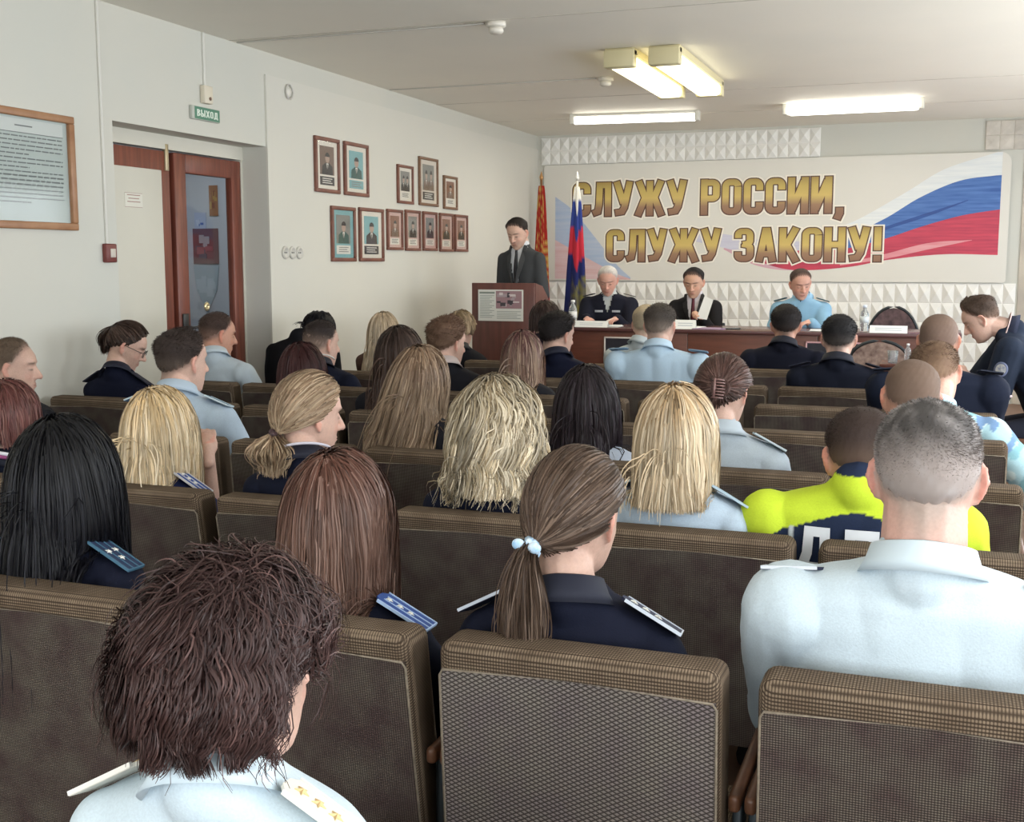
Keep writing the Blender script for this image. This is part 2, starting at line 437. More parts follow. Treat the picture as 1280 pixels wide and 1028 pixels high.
    for (paths, lk, clump) in sets:
        S2, K, _ = paths.shape; t = np.linspace(0, 1, K)[None, :, None]
        cen = np.zeros((nl, K, 3)); cnt = np.zeros(nl)
        np.add.at(cen, lk, paths); np.add.at(cnt, lk, 1); cen /= np.maximum(cnt, 1)[:, None, None]
        if kind in ('tail', 'bun'): clump *= .5
        off = cen[lk]-paths; far = np.linalg.norm(off, axis=2, keepdims=True) < .05
        paths = paths+off*far*clump*t
        A = style.get('wave', .0015); lam = style.get('lam', .12)
        tg = np.gradient(paths, axis=1); seg = np.linalg.norm(tg, axis=2); tg = tg/(seg[..., None]+1e-9); ln = np.cumsum(seg, 1)
        rad_ = paths-hc; sd = np.cross(tg, rad_); sd /= np.linalg.norm(sd, axis=2, keepdims=True)+1e-9; up = np.cross(sd, tg)
        ph = lseed[lk][:, None]+rng.normal(0, style.get('pj', .2), (S2, 1)); x = 2*PI*ln/lam+ph
        amp = A*np.minimum(1, ln/(lam*.6)); nz = rng.normal(0, 1, (S2, 1))*style.get('fly', .0012)*t[..., 0]
        paths = paths+sd*(amp*np.sin(x)+nz)[..., None]+up*(amp*.6*(1+np.cos(x*1.0+1)))[..., None]
        c0, c1, c2 = [np.array(c) for c in colors]          # root, length, highlight
        mixr = sstep(0, style.get('rootlen', .3), t)
        col = c0*(1-mixr)+c1*mixr
        hl = (rng.uniform(0, 1, S2) < style.get('hl', .3))[:, None, None]*(.4+.6*t)
        col = col*(1-hl)+c2*hl
        col = col*(1+style.get('lockvar', .14)*lcol[lk][:, None, None]+style.get('svar', .12)*rng.normal(0, 1, (S2, 1, 1))).clip(.35, 1.7)
        r = rad*np.ones((S2, K))*(1-.65*np.linspace(0, 1, K)[None]**3)*rng.uniform(.7, 1.25, (S2, 1))
        v, q, c = tubes(paths, r, np.broadcast_to(col, (S2, K, 3)).copy(), hc); V.append(v); Qd.append(q+base); Cc.append(c); base += len(v)
    return np.concatenate(V), np.concatenate(Qd), np.concatenate(Cc)

def star_mesh(mb, c, r, n, u, mi=0):
    n = Vector(n).normalized(); u = Vector(u); u = (u-n*u.dot(n)).normalized(); w = n.cross(u); c = Vector(c)
    pts = [c+(u*math.cos(PI*k/5)+w*math.sin(PI*k/5))*(r if k % 2 == 0 else r*.42) for k in range(10)]
    vs = [c+n*r*.35]+pts+[p-n*.002 for p in pts]
    fs = [(0, 1+k, 1+(k+1) % 10) for k in range(10)]+[(1+k, 11+k, 11+(k+1) % 10, 1+(k+1) % 10) for k in range(10)]
    mb.add(vs, fs, mi)

PEOPLE = {}
def person(key, label, x, y, top, floor=0.0, rz=0, female=False, sw=None, build=1.0, head=(0,0,0), hoff=(0,0), lean=0.0,
           skin=SKIN, hair=None, stubble=None, short=None, coat=None, legs=(.02,.022,.035), hands=None, posture='sit', px=6.,
           sleeve='long', boards=None, collar=None, vopen=None, tie=None, patch=None, seed=1, neck=1.0, elbow=None, drop=0.0, beard=None, glasses=None,
           pelvis=.50, hip_y=.02, headscale=None, name='person', extra=None, arm_out=0):
    """a figure; x,y ground point below the head, top = height of the skull top above the floor"""
    if coat and collar is None and not vopen: collar = dict(color=shade(coat['color'], 1.08)); coat = dict(coat); coat['collar_h'] = min(coat.get('collar_h', .02), .02)
    s = headscale or (.93 if female else 1.0); sw = sw or (.195 if female else .225)
    root = thing(name, label, 'person', (x, y, floor), rz)
    H = rot(*head); hc = np.array([hoff[0], hoff[1], 0.0]); hc[2] = top-.117*s
    nb = np.array([hoff[0]*.55, hoff[1]*.55-.055, top-(.242 if female else .224)*s-drop]); 
    S = nb[2]; pel = np.array([0, hip_y-lean, pelvis])
    if posture == 'stand': pel = np.array([0, hip_y-lean, .93])
    b = build
    def torso(g):          # g = garment offset
        zs = [(.015,.048,.050),(-.008,.068,.056),(-.026,.52*sw,.062),(-.046,.75*sw,.068),(-.068,sw-.030,.076),(-.108,sw-.026,.088),(-.19,sw-.030,.104),(-.29,sw-.048,.108*b)]
        R_ = []
        hgt = S-pel[2]
        for dz, rx, ry in zs: R_.append((dz, rx, ry))
        R_.append((-hgt*.68, (.135 if female else .150)*b, .100*b)); R_.append((-hgt*.88, .165*b, .115*b)); R_.append((-hgt*1.0, .178*b, .122*b)); R_.append((-hgt-.07, .160*b, .105*b))
        rings = []
        for dz, rx, ry in sorted(R_, key=lambda t: t[0]):
            u = (S+dz-pel[2])/hgt; cx = pel[0]*(1-u)+nb[0]*u; cy = pel[1]*(1-u)+(nb[1]+.012)*u+.012*math.sin(PI*min(max(u,0),1))
            if dz > -.06: cy += .008
            rings.append((cx, cy, S+dz, rx+g, ry+g))
        return loft(rings, 32, 2.25)
    sh = {}; el = {}; wr = {}
    for sd in (-1, 1):
        sh[sd] = np.array([nb[0]+sd*(sw-.050), nb[1]+.015, S-.102])
        hd = (hands or {}).get(sd)
        tgt = np.array(hd['at']) if hd else np.array([sd*.11, hoff[1]*.3+.34 if posture == 'sit' else .02, .60 if posture == 'sit' else .80])
        pole = np.array(hd.get('pole', (sd*1., -.5, -.6)) if hd else (sd*(.55+arm_out), -.55, -.6))
        k = .93 if female else 1.0
        el[sd], wr[sd] = ik(sh[sd], tgt, .29*k, .255*k, pole)
    ar = (.040 if female else .047)*b
    vox = .005 if px < 2.5 or hands else (.0065 if px < 5 else .009)
    # ---- body: one continuous surface
    parts = [(to_frame(v, H, hc, s), f) for v, f in head_parts()]
    nk = (.050 if female else .060)*neck
    hb = hc+H @ (np.array([0,-.028,-.055])*s)
    parts += chain([hb, (hb+nb)/2+np.array([0,-.004,0]), nb+np.array([0,.022,-.03])], [nk*.98, nk, nk*1.02])
    parts.append(torso(-.006))
    for sd in (-1, 1):
        parts += chain([sh[sd], sh[sd]*.45+el[sd]*.55, el[sd], el[sd]*.6+wr[sd]*.4, wr[sd]], [ar*1.05, ar, ar*.86, ar*.84, ar*.56])
        hd = (hands or {}).get(sd, {}); dv = hd.get('dir', (wr[sd]-el[sd])*np.array([.6,1,.35]) if posture == 'sit' else (0,.1,-1))
        parts += hand_parts(wr[sd]+0*sh[sd], dv, hd.get('n', (0,0,1) if posture == 'sit' else (sd,0,0)), sd, hd.get('curl', .35), .95*s)
    me = remesh(parts, vox, 2, .5); v = getv(me)
    q = ((v-hc) @ H)/s                                           # into the head's frame
    nearh = np.linalg.norm(q-np.array([0,.02,0]), axis=1) < .16
    dq = np.zeros_like(q)
    for sd in (-1, 1):
        g = np.exp(-(((q[:,0]-sd*.031)/.017)**2+((q[:,2]-.010)/.012)**2))*(q[:,1] > .05); dq[:,1] -= .009*g
        g = np.exp(-(((q[:,0]-sd*.031)/.020)**2+((q[:,2]-.030)/.007)**2))*(q[:,1] > .05); dq[:,1] += .005*g
        g = np.exp(-(((q[:,0]-sd*.031)/.012)**2+((q[:,2]-.003)/.007)**2))*(q[:,1] > .05); dq[:,1] += .004*g
        g = np.exp(-(((q[:,0]-sd*.048)/.016)**2+((q[:,2]+.030)/.016)**2))*(q[:,1] > .03); dq[:,1] += .005*g
        g = np.exp(-(((q[:,1]+.002)/.008)**2+((q[:,2]+.004)/.014)**2))*(np.abs(q[:,0]) > .078); dq[:,0] -= sd*.005*g*(q[:,0]*sd > 0)
    g = np.exp(-((q[:,0]/.022)**4+((q[:,2]+.0635)/.0028)**2))*(q[:,1] > .06); dq[:,1] -= .006*g
    v = v+(dq*nearh[:, None]*s) @ H.T; setv(me, v)
    base = np.array(skin, float); col = np.tile(base, (len(v), 1)); q = ((v-hc) @ H)/s
    col *= (1+.06*wob(v, seed, 30))[:, None]
    red = base*np.array([1.12,.72,.68])
    earm = (np.abs(q[:,0]) > .079)*nearh*(np.abs(q[:,2]) < .05); col = mixc(col, red, earm*.55)
    front = (q[:,1] > .055)*nearh
    g = np.exp(-((q[:,0]/.021)**4+((q[:,2]+.064)/.0085)**2))*front; col = mixc(col, base*np.array([.85,.48,.45]), g*.75)
    g = np.exp(-((q[:,0]/.020)**4+((q[:,2]+.0635)/.0025)**2))*front; col = mixc(col, base*.35, g*.7)
    g = (np.exp(-((q[:,0]/.016)**2+((q[:,2]+.030)/.014)**2))+np.exp(-(((np.abs(q[:,0])-.045)/.02)**2+((q[:,2]+.028)/.016)**2)))*front; col = mixc(col, red, np.clip(g, 0, 1)*.3)
    bc = np.array(stubble if stubble is not None else ((hair or {}).get('colors', [(.06,.04,.03)])[0]))
    for sd in (-1, 1):
        ax = (q[:,0]-sd*.031); g = np.exp(-((ax/.019)**4+((q[:,2]-.028-.0*ax+ax*ax*6)/.0045)**2))*front; col = mixc(col, bc*.6, g*.85)
        g = np.exp(-((ax/.0125)**4+((q[:,2]-.002)/.0035)**2))*front; col = mixc(col, (.06,.04,.035), g*.85)
    if beard: g = sstep(-.035,-.06, q[:,2])*(q[:,1] > .0)*nearh; col = mixc(col, base*.55, g*beard)
    ev = np.arctan2(q[:,2]-HC[2], np.hypot(q[:,0]-HC[0], q[:,1]-HC[1])); av = np.arctan2(q[:,0], q[:,1]-HC[1])
    if stubble is not None:
        line = (short or {}).get('paint', 'low'); m = sstep(-.05,.35, ev-hairline(av, line)-.05*np.sin(av*19)*.3)*nearh*(~(np.abs(q[:,0]) > .0815))
        m = m*(short or {}).get('cover', .9); col = mixc(col, stubble, m)
    setcol(me, col); setmat(me, M['skin'])
    for p_ in me.polygons: pass
    link(bpy.data.objects.new('body', me), root)
    # ---- collision shapes for the hair
    sol = [(nb+np.array([0,.01,-.20]), np.array([sw-.01,.122,.175])), (nb+np.array([0,0,-.02]), np.array([.075,.075,.10]))]
    for sd in (-1, 1): sol.append((sh[sd]+np.array([-sd*.02,0,.0]), np.array([.085,.082,.078])))
    w = dict(H=H, hc=hc, s=s, seed=seed, solids=sol, top=top)
    # ---- hair
    if hair:
        cols = [np.array(c) for c in hair['colors']]; st = dict(hair); th = st.get('cap', st.get('thick', .016)*.55)
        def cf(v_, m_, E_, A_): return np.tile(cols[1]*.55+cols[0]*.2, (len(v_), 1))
        cv, cq, cc = hair_cap(None, cf, th, st.get('line', 'n')); cv = hc+(cv*s) @ H.T
        dens = int(st.get('dens', 1)*(7000 if px < 2 else 4600 if px < 3 else 2400 if px < 4.5 else 1200))
        rad = st.get('rad', 1)*(.0013 if px < 2 else .0018 if px < 3 else .0026 if px < 4.5 else .0040)
        sv, sq, sc = flow(None, w, st, cols, dens, rad)
        numpy_mesh('hair', np.concatenate([cv, sv]), np.concatenate([cq, sq+len(cv)]), np.concatenate([cc, sc]), M['hair'], root)
        if st['kind'] == 'tail' or st['kind'] == 'bun':
            tc_ = st.get('tiecol')
            if tc_:
                mb = MB(); t = np.array(st['tie']); o = np.array(st.get('out', (0,-1,.1))); o = o/np.linalg.norm(o); xx = np.cross(o, [1,0,.2]); xx /= np.linalg.norm(xx); yy = np.cross(o, xx)
                pts = [hc+H @ ((t+o*.006*math.sin(k*5)+(xx*math.cos(k*2*PI/20)+yy*math.sin(k*2*PI/20))*.013)*s) for k in range(21)]
                mb.tube(pts, [.007+.0025*math.sin(k*2.3) for k in range(21)], 8)
                if st.get('tiebow'):
                    for sg in (-1, 1):
                        c = hc+H @ ((t+np.array([sg*.018,-.014,.006]))*s); e_, f_ = ellipsoid(c, (.012,.007,.010)); mb.add(e_, f_, 0, True)
                o_ = mb.build('hair_tie', plain('hair_tie_fabric', tc_, .5, c2=st.get('tiecol2'), scale=90), root)
    if short:
        sc_ = np.array(short['color']); tmax = short.get('thick', .006); sidek = short.get('sides', .35)
        def th(E_, A_):
            aa = np.abs((A_+PI) % (2*PI)-PI); topk = sstep(short.get('sidecut', .1), short.get('sidecut', .1)+.55, E_); fr = (aa < 1.2)*topk*short.get('quiff', 0)
            return tmax*(sidek+(1-sidek)*topk)+fr*np.cos(aa*1.2)+.0007*np.sin(A_*31+E_*17)
        def cf(v_, m_, E_, A_):
            k = sstep(short.get('sidecut', .1)-.45, short.get('sidecut', .1)+.35, E_); n = .5+.5*wob(v_, seed+5, 90); n2 = .5+.5*wob(v_*np.array([1,1,1]), seed+9, 260)
            c = mixc(short.get('sidecolor', sc_*.6+base*.4), sc_, np.clip(k, 0, 1)); c2_ = np.array(short.get('grey', sc_*1.5))
            c = np.clip(mixc(c, c2_, np.clip(n*n2*short.get('greyk', .5), 0, 1)), 0, 1); edge = np.array(stubble if stubble is not None else sc_)*.75+base*.25
            return mixc(np.tile(edge, (len(v_), 1)), c, np.clip(m_*1.15-.1, 0, 1))
        def ex(v_, m_):
            c = v_-HC; return HC+c*(1+(.012*wob(v_, seed+3, 60)*m_*(tmax/.01)))[:, None]
        cv, cq, cc = hair_cap(None, cf, th, short.get('line', 'low'), short.get('fade', .5), extra=ex); cv = hc+(cv*s) @ H.T
        allv, allq, allc = [cv], [cq], [cc]
        if px < 5:
            rng = np.random.default_rng(seed); ns = 9000 if px < 2.2 else 4500 if px < 3.5 else 2200
            d, e, a = roots(ns, rng, short.get('line', 'low')); th_ = th(e, a); m_ = sstep(0, short.get('fade', .5), e-hairline(a, short.get('line', 'low')))
            p0 = HC+d*(head_radius(e, a)-.006+(th_+.006)*m_-.002)[:, None]
            comb = -d+np.array([0,.0,0]); cr = np.array([0,-.45,.9]); tn = d-cr*np.sum(d*cr, 1, keepdims=True); tn /= np.linalg.norm(tn, axis=1, keepdims=True)+1e-6
            L = short.get('bristle', .011)*(.35+.65*sstep(-.2,.6, e))*rng.uniform(.6, 1.2, len(e)); dr = tn*.85+d*.45+rng.normal(0,.22,(len(e),3)); dr /= np.linalg.norm(dr, axis=1, keepdims=True)
            p1 = p0+dr*L[:, None]*.5; p2 = p1+(dr-d*.25)*L[:, None]*.5
            pa = np.stack([p0, p1, p2], 1); pa = (hc+(pa.reshape(-1, 3)*s) @ H.T).reshape(pa.shape)
            cs = cf(p0, m_, e, a)*rng.uniform(.55, 1.35, (len(e), 1)); cs = mixc(np.tile(base*.8, (len(e), 1)), cs, np.clip(m_*1.3, 0, 1))
            r = np.tile(np.array([1,.8,.3])*(.0006 if px < 2.2 else .0009 if px < 3.5 else .0013), (len(e), 1))
            v3, q3, c3 = tubes(pa, r, np.repeat(cs[:, None], 3, 1), hc); allv.append(v3); allq.append(q3+len(cv)); allc.append(c3)
        numpy_mesh('hair', np.concatenate(allv), np.concatenate(allq), np.concatenate(allc), M['hair_matte'], root)
    # ---- upper garment
    if coat:
        g = coat.get('g', .010); P_ = [torso(g)]
        for sd in (-1, 1):
            sr = ar+coat.get('loose', .012)
            if sleeve == 'long': P_ += chain([sh[sd], sh[sd]*.5+el[sd]*.5, el[sd], el[sd]*.5+wr[sd]*.5, wr[sd]*.93+el[sd]*.07], [sr*1.06, sr*1.04, sr*.98, sr*.86, sr*.74])
            else: P_ += chain([sh[sd], sh[sd]*.45+el[sd]*.55, sh[sd]*.2+el[sd]*.8], [sr*1.06, sr*1.1, sr*1.12])
        ax_ = (hb-nb); ax_ = ax_/np.linalg.norm(ax_); nz_ = nb+np.array([0,.004,0])
        ch = coat.get('collar_h', .028); P_.append(chain([nz_-ax_*.012, nz_+ax_*(ch-.028)], [nk+.010, nk+.008])[0])
        gv = .006 if px < 2.5 else (.008 if px < 5 else .011)
        me = remesh(P_, gv, int(.05/gv), .6); v = getv(me)
        k = coat.get('fold', .004); fz = np.abs(wob(v*np.array([1,.6,.45]), seed+20, 26))*1.1-.5+wob(v*np.array([.5,.5,1]), seed+21, 50)*.18
        nv = np.empty(len(v)*3, np.float32); me.vertices.foreach_get('normal', nv); nv = nv.reshape(-1, 3)
        topm = 1-.8*np.exp(-((v[:,2]-S)/.05)**2); v = v+nv*(fz*k*topm)[:, None]; setv(me, v)
        base_c = np.array(coat['color'], float); cc = np.tile(base_c, (len(v), 1))
        cc = cc*(1+.05*wob(v, seed+30, 9))[:, None]
        if coat.get('fn'): cc = coat['fn'](v, cc, dict(S=S, nb=nb, sw=sw, sh=sh, el=el))
        setcol(me, cc); setmat(me, M['cloth'])
        if vopen:
            bm = bmesh.new(); bm.from_mesh(me); kill = []
            for f in bm.faces:
                c = f.calc_center_median(); hgt = (S-.02-c.z)/vopen['depth']
                if c.y > nb[1]+.03 and hgt < 1 and c.z < S+.06 and abs(c.x-nb[0]*(1-hgt*.5)) < vopen['w']*(1-max(hgt, 0))**.8: kill.append(f)
                elif c.z > S-.005 and c.y > nb[1]+.02: kill.append(f)
            bmesh.ops.delete(bm, geom=kill, context='FACES'); bm.to_mesh(me); bm.free()
        o = link(bpy.data.objects.new(coat.get('name', 'shirt'), me), root)
        if vopen:
            so = o.modifiers.new('thickness', 'SOLIDIFY'); so.thickness = .004; so.offset = -1
            me2 = remesh([torso(.004), chain([nz_-ax_*.03, nz_+ax_*.026], [nk+.009, nk+.004])[0]], .008, 2); v2 = getv(me2)
            setcol(me2, np.tile(np.array(vopen['shirt']), (len(v2), 1))); setmat(me2, M['cloth']); link(bpy.data.objects.new('shirt', me2), root)
            if vopen.get('lapel'):
                for sd in (-1, 1):
                    mb = MB(); pts = []
                    for i in range(9):
                        t = i/8; z = S+.015-t*vopen['depth']*1.02; xx = nb[0]*(1-t*.5)+sd*(vopen['w']*(1-t)**.8+.002); wd = .012+.034*math.sin(PI*min(1, t*1.25+.08))*(1-t*.6)
                        yy = nb[1]+.012+.118*math.sqrt(max(.05, 1-((xx-nb[0])/(sw+.01))**2))*min(1,(.50+t*1.1))*1.0
                        pts.append((xx, yy, z, wd))
                    vs = []; fs = []
                    for (xx, yy, z, wd) in pts: vs += [(xx, yy+.004, z), (xx+sd*wd, yy-.002-wd*.25, z-.004), (xx+sd*wd, yy-.012-wd*.25, z-.004), (xx, yy-.010, z)]
                    for i in range(8):
                        for j in range(4): fs.append((i*4+j, i*4+(j+1) % 4, i*4+4+(j+1) % 4, i*4+4+j))
                    fs += [(0,1,2,3), (32,33,34,35)]
                    mb.add(vs, fs, 0, False); mb.build('lapel', plain('lapel_cloth', shade(base_c, .85), .85), root)
        if tie:
            mb = MB(); n = 12; vs = []; fs = []
            for i in range(n+1):
                t = i/n; z = S-.004-t*.36; wd = (.016 if i == 0 else .011+.014*t); tb = torso_front(torso(.006), nb[0]*(1-t*.5), z)
                vs += [(nb[0]*(1-t*.5)-wd, tb+.003, z), (nb[0]*(1-t*.5), tb+.009, z), (nb[0]*(1-t*.5)+wd, tb+.003, z), (nb[0]*(1-t*.5), tb-.004, z)]
            for i in range(n):
                for j in range(4): fs.append((i*4+j, i*4+(j+1) % 4, i*4+4+(j+1) % 4, i*4+4+j))
            fs += [(0,1,2,3), (n*4, n*4+1, n*4+2, n*4+3)]; mb.add(vs, fs, 0, True)
            e_, f_ = ellipsoid((nb[0], torso_front(torso(.006), nb[0], S-.012)+.006, S-.008), (.017,.011,.016)); mb.add(e_, f_, 0, True)
            mb.build('necktie', plain('necktie_silk', tie, .45), root)
    # ---- stand collar of another colour / stripes
    if collar:
        mb = MB(); ax_ = (hb-nb); ax_ = ax_/np.linalg.norm(ax_); n = 28
        aa = np.cross(ax_, [0,1.,0]); aa /= np.linalg.norm(aa); bb = np.cross(aa, ax_); bb = -bb if bb[1] < 0 else bb
        prof = collar.get('prof', [(-.022,.034),(.0,.022),(.026,.014),(.028,.010),(.0,.012)]); vs = []; fs = []
        L0, L1 = .0, 2*PI
        for k in range(n+1):
            th = .42+(2*PI-.84)*k/n
            for (h, r) in prof: vs.append(nb+np.array([0,.004,0])+ax_*(h-.006*abs(math.cos(th/2)))+(aa*math.sin(th)+bb*math.cos(th))*(nk+r))
        m_ = len(prof)
        for k in range(n):
            for j in range(m_): fs.append((k*m_+j, k*m_+(j+1) % m_, (k+1)*m_+(j+1) % m_, (k+1)*m_+j))
        fs += [tuple(range(m_)), tuple(n*m_+j for j in range(m_))]
        mb.add(vs, fs, 0, True); ob = mb.build('collar', plain('collar_cloth', collar['color'], .8), root)
        if collar.get('stripe'):
            for i, (c_, z_) in enumerate(collar['stripe']):
                mb = MB(); pts = [nb+np.array([0,.004,0])+ax_*(z_)+(aa*math.sin(th)+bb*math.cos(th))*(nk+collar.get('sr', .030)) for th in np.linspace(1.2, 2*PI-1.2, 22)]
                mb.tube(pts, collar.get('sw', .0035), 6); mb.build('collar_stripe', plain('collar_stripe', c_, .7), ob)
    # ---- shoulder boards
    if boards:
        for sd in boards.get('sides', (-1, 1)):
            a0 = sh[sd]+np.array([-sd*boards.get('in', .060), -.004, 0]); a1 = sh[sd]+np.array([sd*boards.get('outx', .044), 0, 0])
            bv = BVHTree.FromPolygons([tuple(t) for t in torso(coat.get('g', .01))[0]], torso(.01)[1])
            def topz(px_, py_, dflt):
                h = bv.ray_cast(Vector((px_, py_, 3)), Vector((0,0,-1))); return h[0].z if h[0] else dflt
            sr = (ar+coat.get('loose', .012))*1.05
            a0[2] = topz(a0[0], a0[1], S-.05)+.008; a1[2] = sh[sd][2]+math.sqrt(max(sr**2-(a1[0]-sh[sd][0])**2, .0001))+.007
            m0 = (a0+a1)/2; mz = max(topz(m0[0], m0[1], -9), sh[sd][2]+math.sqrt(max(sr**2-(m0[0]-sh[sd][0])**2, .0001)))+.009; a0[2] += .002+boards.get('dz', 0); a1[2] += boards.get('dz', 0)
            t = Vector(a1-a0); Lb = t.length; t.normalize(); tl = math.radians(boards.get('tilt', 15)); yv = Vector((0, math.cos(tl), -math.sin(tl))); yv = (yv-t*yv.dot(t)).normalized(); nv = t.cross(yv).normalized(); 
            if nv.z < 0: nv = -nv
            hw = boards.get('w', .026); Mx = Matrix(((t.x,yv.x,nv.x,a0[0]),(t.y,yv.y,nv.y,a0[1]),(t.z,yv.z,nv.z,a0[2]+min(.006, max(0, mz-(a0[2]+a1[2])/2))),(0,0,0,1)))
            mb = MB(); poly = [(-hw, .012), (-hw*.4, 0), (hw*.4, 0), (hw, .012), (hw, Lb), (-hw, Lb)]
            vs = [(l, w_, z_) for z_ in (0, .005) for w_, l in poly]; fs = [(5,4,3,2,1,0), (6,7,8,9,10,11)]+[(i, (i+1) % 6, (i+1) % 6+6, i+6) for i in range(6)]
            mb.add(vs, fs, 0, False, Mx); ob = mb.build('shoulder_board', plain('board_cloth', boards['color'], .7), root)
            if boards.get('edge'):
                mb = MB()
                for w_ in (-hw, hw): mb.box(.008, Lb, w_-.0018, w_+.0018, .001, .0065, 0, Mx)
                mb.box(Lb-.002, Lb+.001, -hw, hw, .001, .0065, 0, Mx)
                for w_ in boards.get('lines', ()): mb.box(.014, Lb, w_-.0014, w_+.0014, .004, .0062, 0, Mx)
                mb.build('piping', plain('board_piping', boards['edge'], .6), ob)
            ms = MB(); stp = boards.get('stars', 3)
            for i in range(stp):
                l = .022+i*.024 if not boards.get('tri') else (.052 if i < 2 else .078); w_ = 0 if not boards.get('tri') else ((-.011,.011,0)[i])
                if boards.get('bigpair') : l = (.088,.088,.055)[i % 3]; w_ = (-.011,.011,0)[i % 3]
                star_mesh(ms, Mx @ Vector((l, w_, .006)), boards.get('sr', .008), nv, t)
            if stp: ms.build('star', plain('star_metal', boards.get('starcol', (.75,.7,.55)), .35, .3), ob)
    if patch:
        for sd in patch['sides']:
            d_ = (el[sd]-sh[sd]); p_ = sh[sd]+d_*.35; sr = ar+coat.get('loose', .012); n_ = np.array([sd*.9, patch.get('y', -.35), .1]); n_ = n_-d_*np.dot(n_, d_)/np.dot(d_, d_); n_ /= np.linalg.norm(n_)
            u_ = d_/np.linalg.norm(d_); x_ = np.cross(n_, u_); mb = MB(); vs = []; fs = []
            for (kk, rr, hh) in ((0,1,.0),(1,1,.003),(2,.75,.0034),(3,.72,.0034),(4,0,.004)):
                for j in range(20):
                    th_ = 2*PI*j/20; ww = .034*rr*math.cos(th_); q_ = ww/sr
                    vs.append(p_+u_*(.042*rr*math.sin(th_))+x_*math.sin(q_)*(sr*1.07+hh)+n_*math.cos(q_)*(sr*1.07+hh))
            for i in range(4):
                for j in range(20): fs.append((i*20+j, i*20+(j+1) % 20, (i+1)*20+(j+1) % 20, (i+1)*20+j))
            mb.add(vs, fs[:40], 0, True); mb.add(vs, fs[40:60], 0, True); mb.add(vs, fs[60:], 1, True)
            ob = mb.build('sleeve_patch', [plain('patch_rim', patch.get('rim', (.75,.75,.78)), .7), plain('patch_field', patch.get('field', (.10,.12,.30)), .7, c2=(.5,.5,.45), scale=60)], root)
    if glasses:
        mb = MB()
        for sd in (-1, 1):
            pts = [hc+H @ (np.array([sd*.031+.024*math.cos(t), .096-.004*abs(math.cos(t)), .002+.018*math.sin(t)])*s) for t in np.linspace(0, 2*PI, 17)]
            mb.tube(pts, .0016, 6)
            mb.tube([hc+H @ (np.array(q_)*s) for q_ in ((sd*.056,.092,.008),(sd*.076,.060,.010),(sd*.081,.0,.012),(sd*.080,-.02,.002))], .0016, 6)
        mb.tube([hc+H @ (np.array(q_)*s) for q_ in ((-.008,.098,.006),(.008,.098,.006))], .0016, 6)
        mb.build('eyeglasses', plain('spectacle_frame', (.02,.02,.02), .3), root)
    # ---- trousers and shoes
    P_ = []
    lw = (.075 if female else .082)*b
    for sd in (-1, 1):
        h_ = np.array([pel[0]+sd*.085, pel[1]+.03, pel[2]-.01])
        if posture == 'sit': kn = np.array([sd*.14, pel[1]+.44, .53-max(0, .5-pelvis)]); an = np.array([sd*.13, pel[1]+.47, .10])
        else: kn = np.array([sd*.10, .03, .50]); an = np.array([sd*.11, .0, .10])
        P_ += chain([h_, kn, an], [lw, lw*.78, lw*.68])
        mb = MB(); 
        sm = remesh(chain([an+np.array([0,-.03,-.055]), an+np.array([sd*.01,.07,-.060]), an+np.array([sd*.015,.16,-.066])], [.042,.040,.032])+[ellipsoid(an+np.array([0,0,-.02]), (.042,.05,.05))], .010, 2)
        vv = getv(sm); vv[:,2] = np.maximum(vv[:,2], 0.0); setv(sm, vv); setcol(sm, np.tile((.015,.014,.015), (len(vv), 1))); setmat(sm, M['hair_matte'])
        link(bpy.data.objects.new('shoe', sm), root)
    hgt = S-pel[2]
    P_.append(loft([(pel[0], pel[1], pel[2]+dz, rx*b, ry*b) for dz, rx, ry in ((-.095,.12,.09),(-.055,.165,.112),(-.02,.170,.116),(.02,.160,.108),(.05,.14,.09))], 28))
    me = remesh(P_, .012, 3); v = getv(me); setcol(me, np.tile(np.array(legs, float), (len(v), 1))); setmat(me, M['cloth'])
    link(bpy.data.objects.new('trousers', me), root)
    PEOPLE[key] = dict(root=root, nb=nb, S=S, sw=sw, sh=sh, el=el, wr=wr, hc=hc, H=H, s=s, torso=torso)
    return root
def to_frame(v, H, hc, s): return (hc+(np.array(v)*s) @ H.T)
def torso_front(lf, x, z):
    bv = BVHTree.FromPolygons([tuple(t) for t in lf[0]], lf[1]); h = bv.ray_cast(Vector((x, 2, z)), Vector((0,-1,0)))
    return h[0].y if h[0] else .05
# ================================================================== the room
XL, XR, YF, YB, ZC = -4.02, 1.75, 11.62, -2.6, 2.8
m_wall = plain('whitewashed_plaster', (.61,.595,.53), .8, noise=.05, scale=1.3, bump=.10, c2=(.575,.58,.53))
m_wall2 = plain('whitewashed_panel', (.65,.63,.56), .8, noise=.05, scale=1.1, bump=.08, c2=(.62,.61,.555))
m_ceil = plain('painted_ceiling', (.85,.80,.70), .6, noise=.06, scale=.9, bump=.05, c2=(.79,.755,.67))
m_floor = plain('brown_linoleum', (.17,.10,.065), .45, noise=.3, scale=6)
m_tile = plain('moulded_gypsum', (.80,.79,.75), .7, noise=.04, scale=9)
m_dark = plain('dark_metal', (.03,.035,.04), .45, .4)
m_trim = plain('wood_stain_red_brown', (.23,.062,.035), .4, c2=(.13,.035,.022), scale=6, stretch=(8,8,.7))

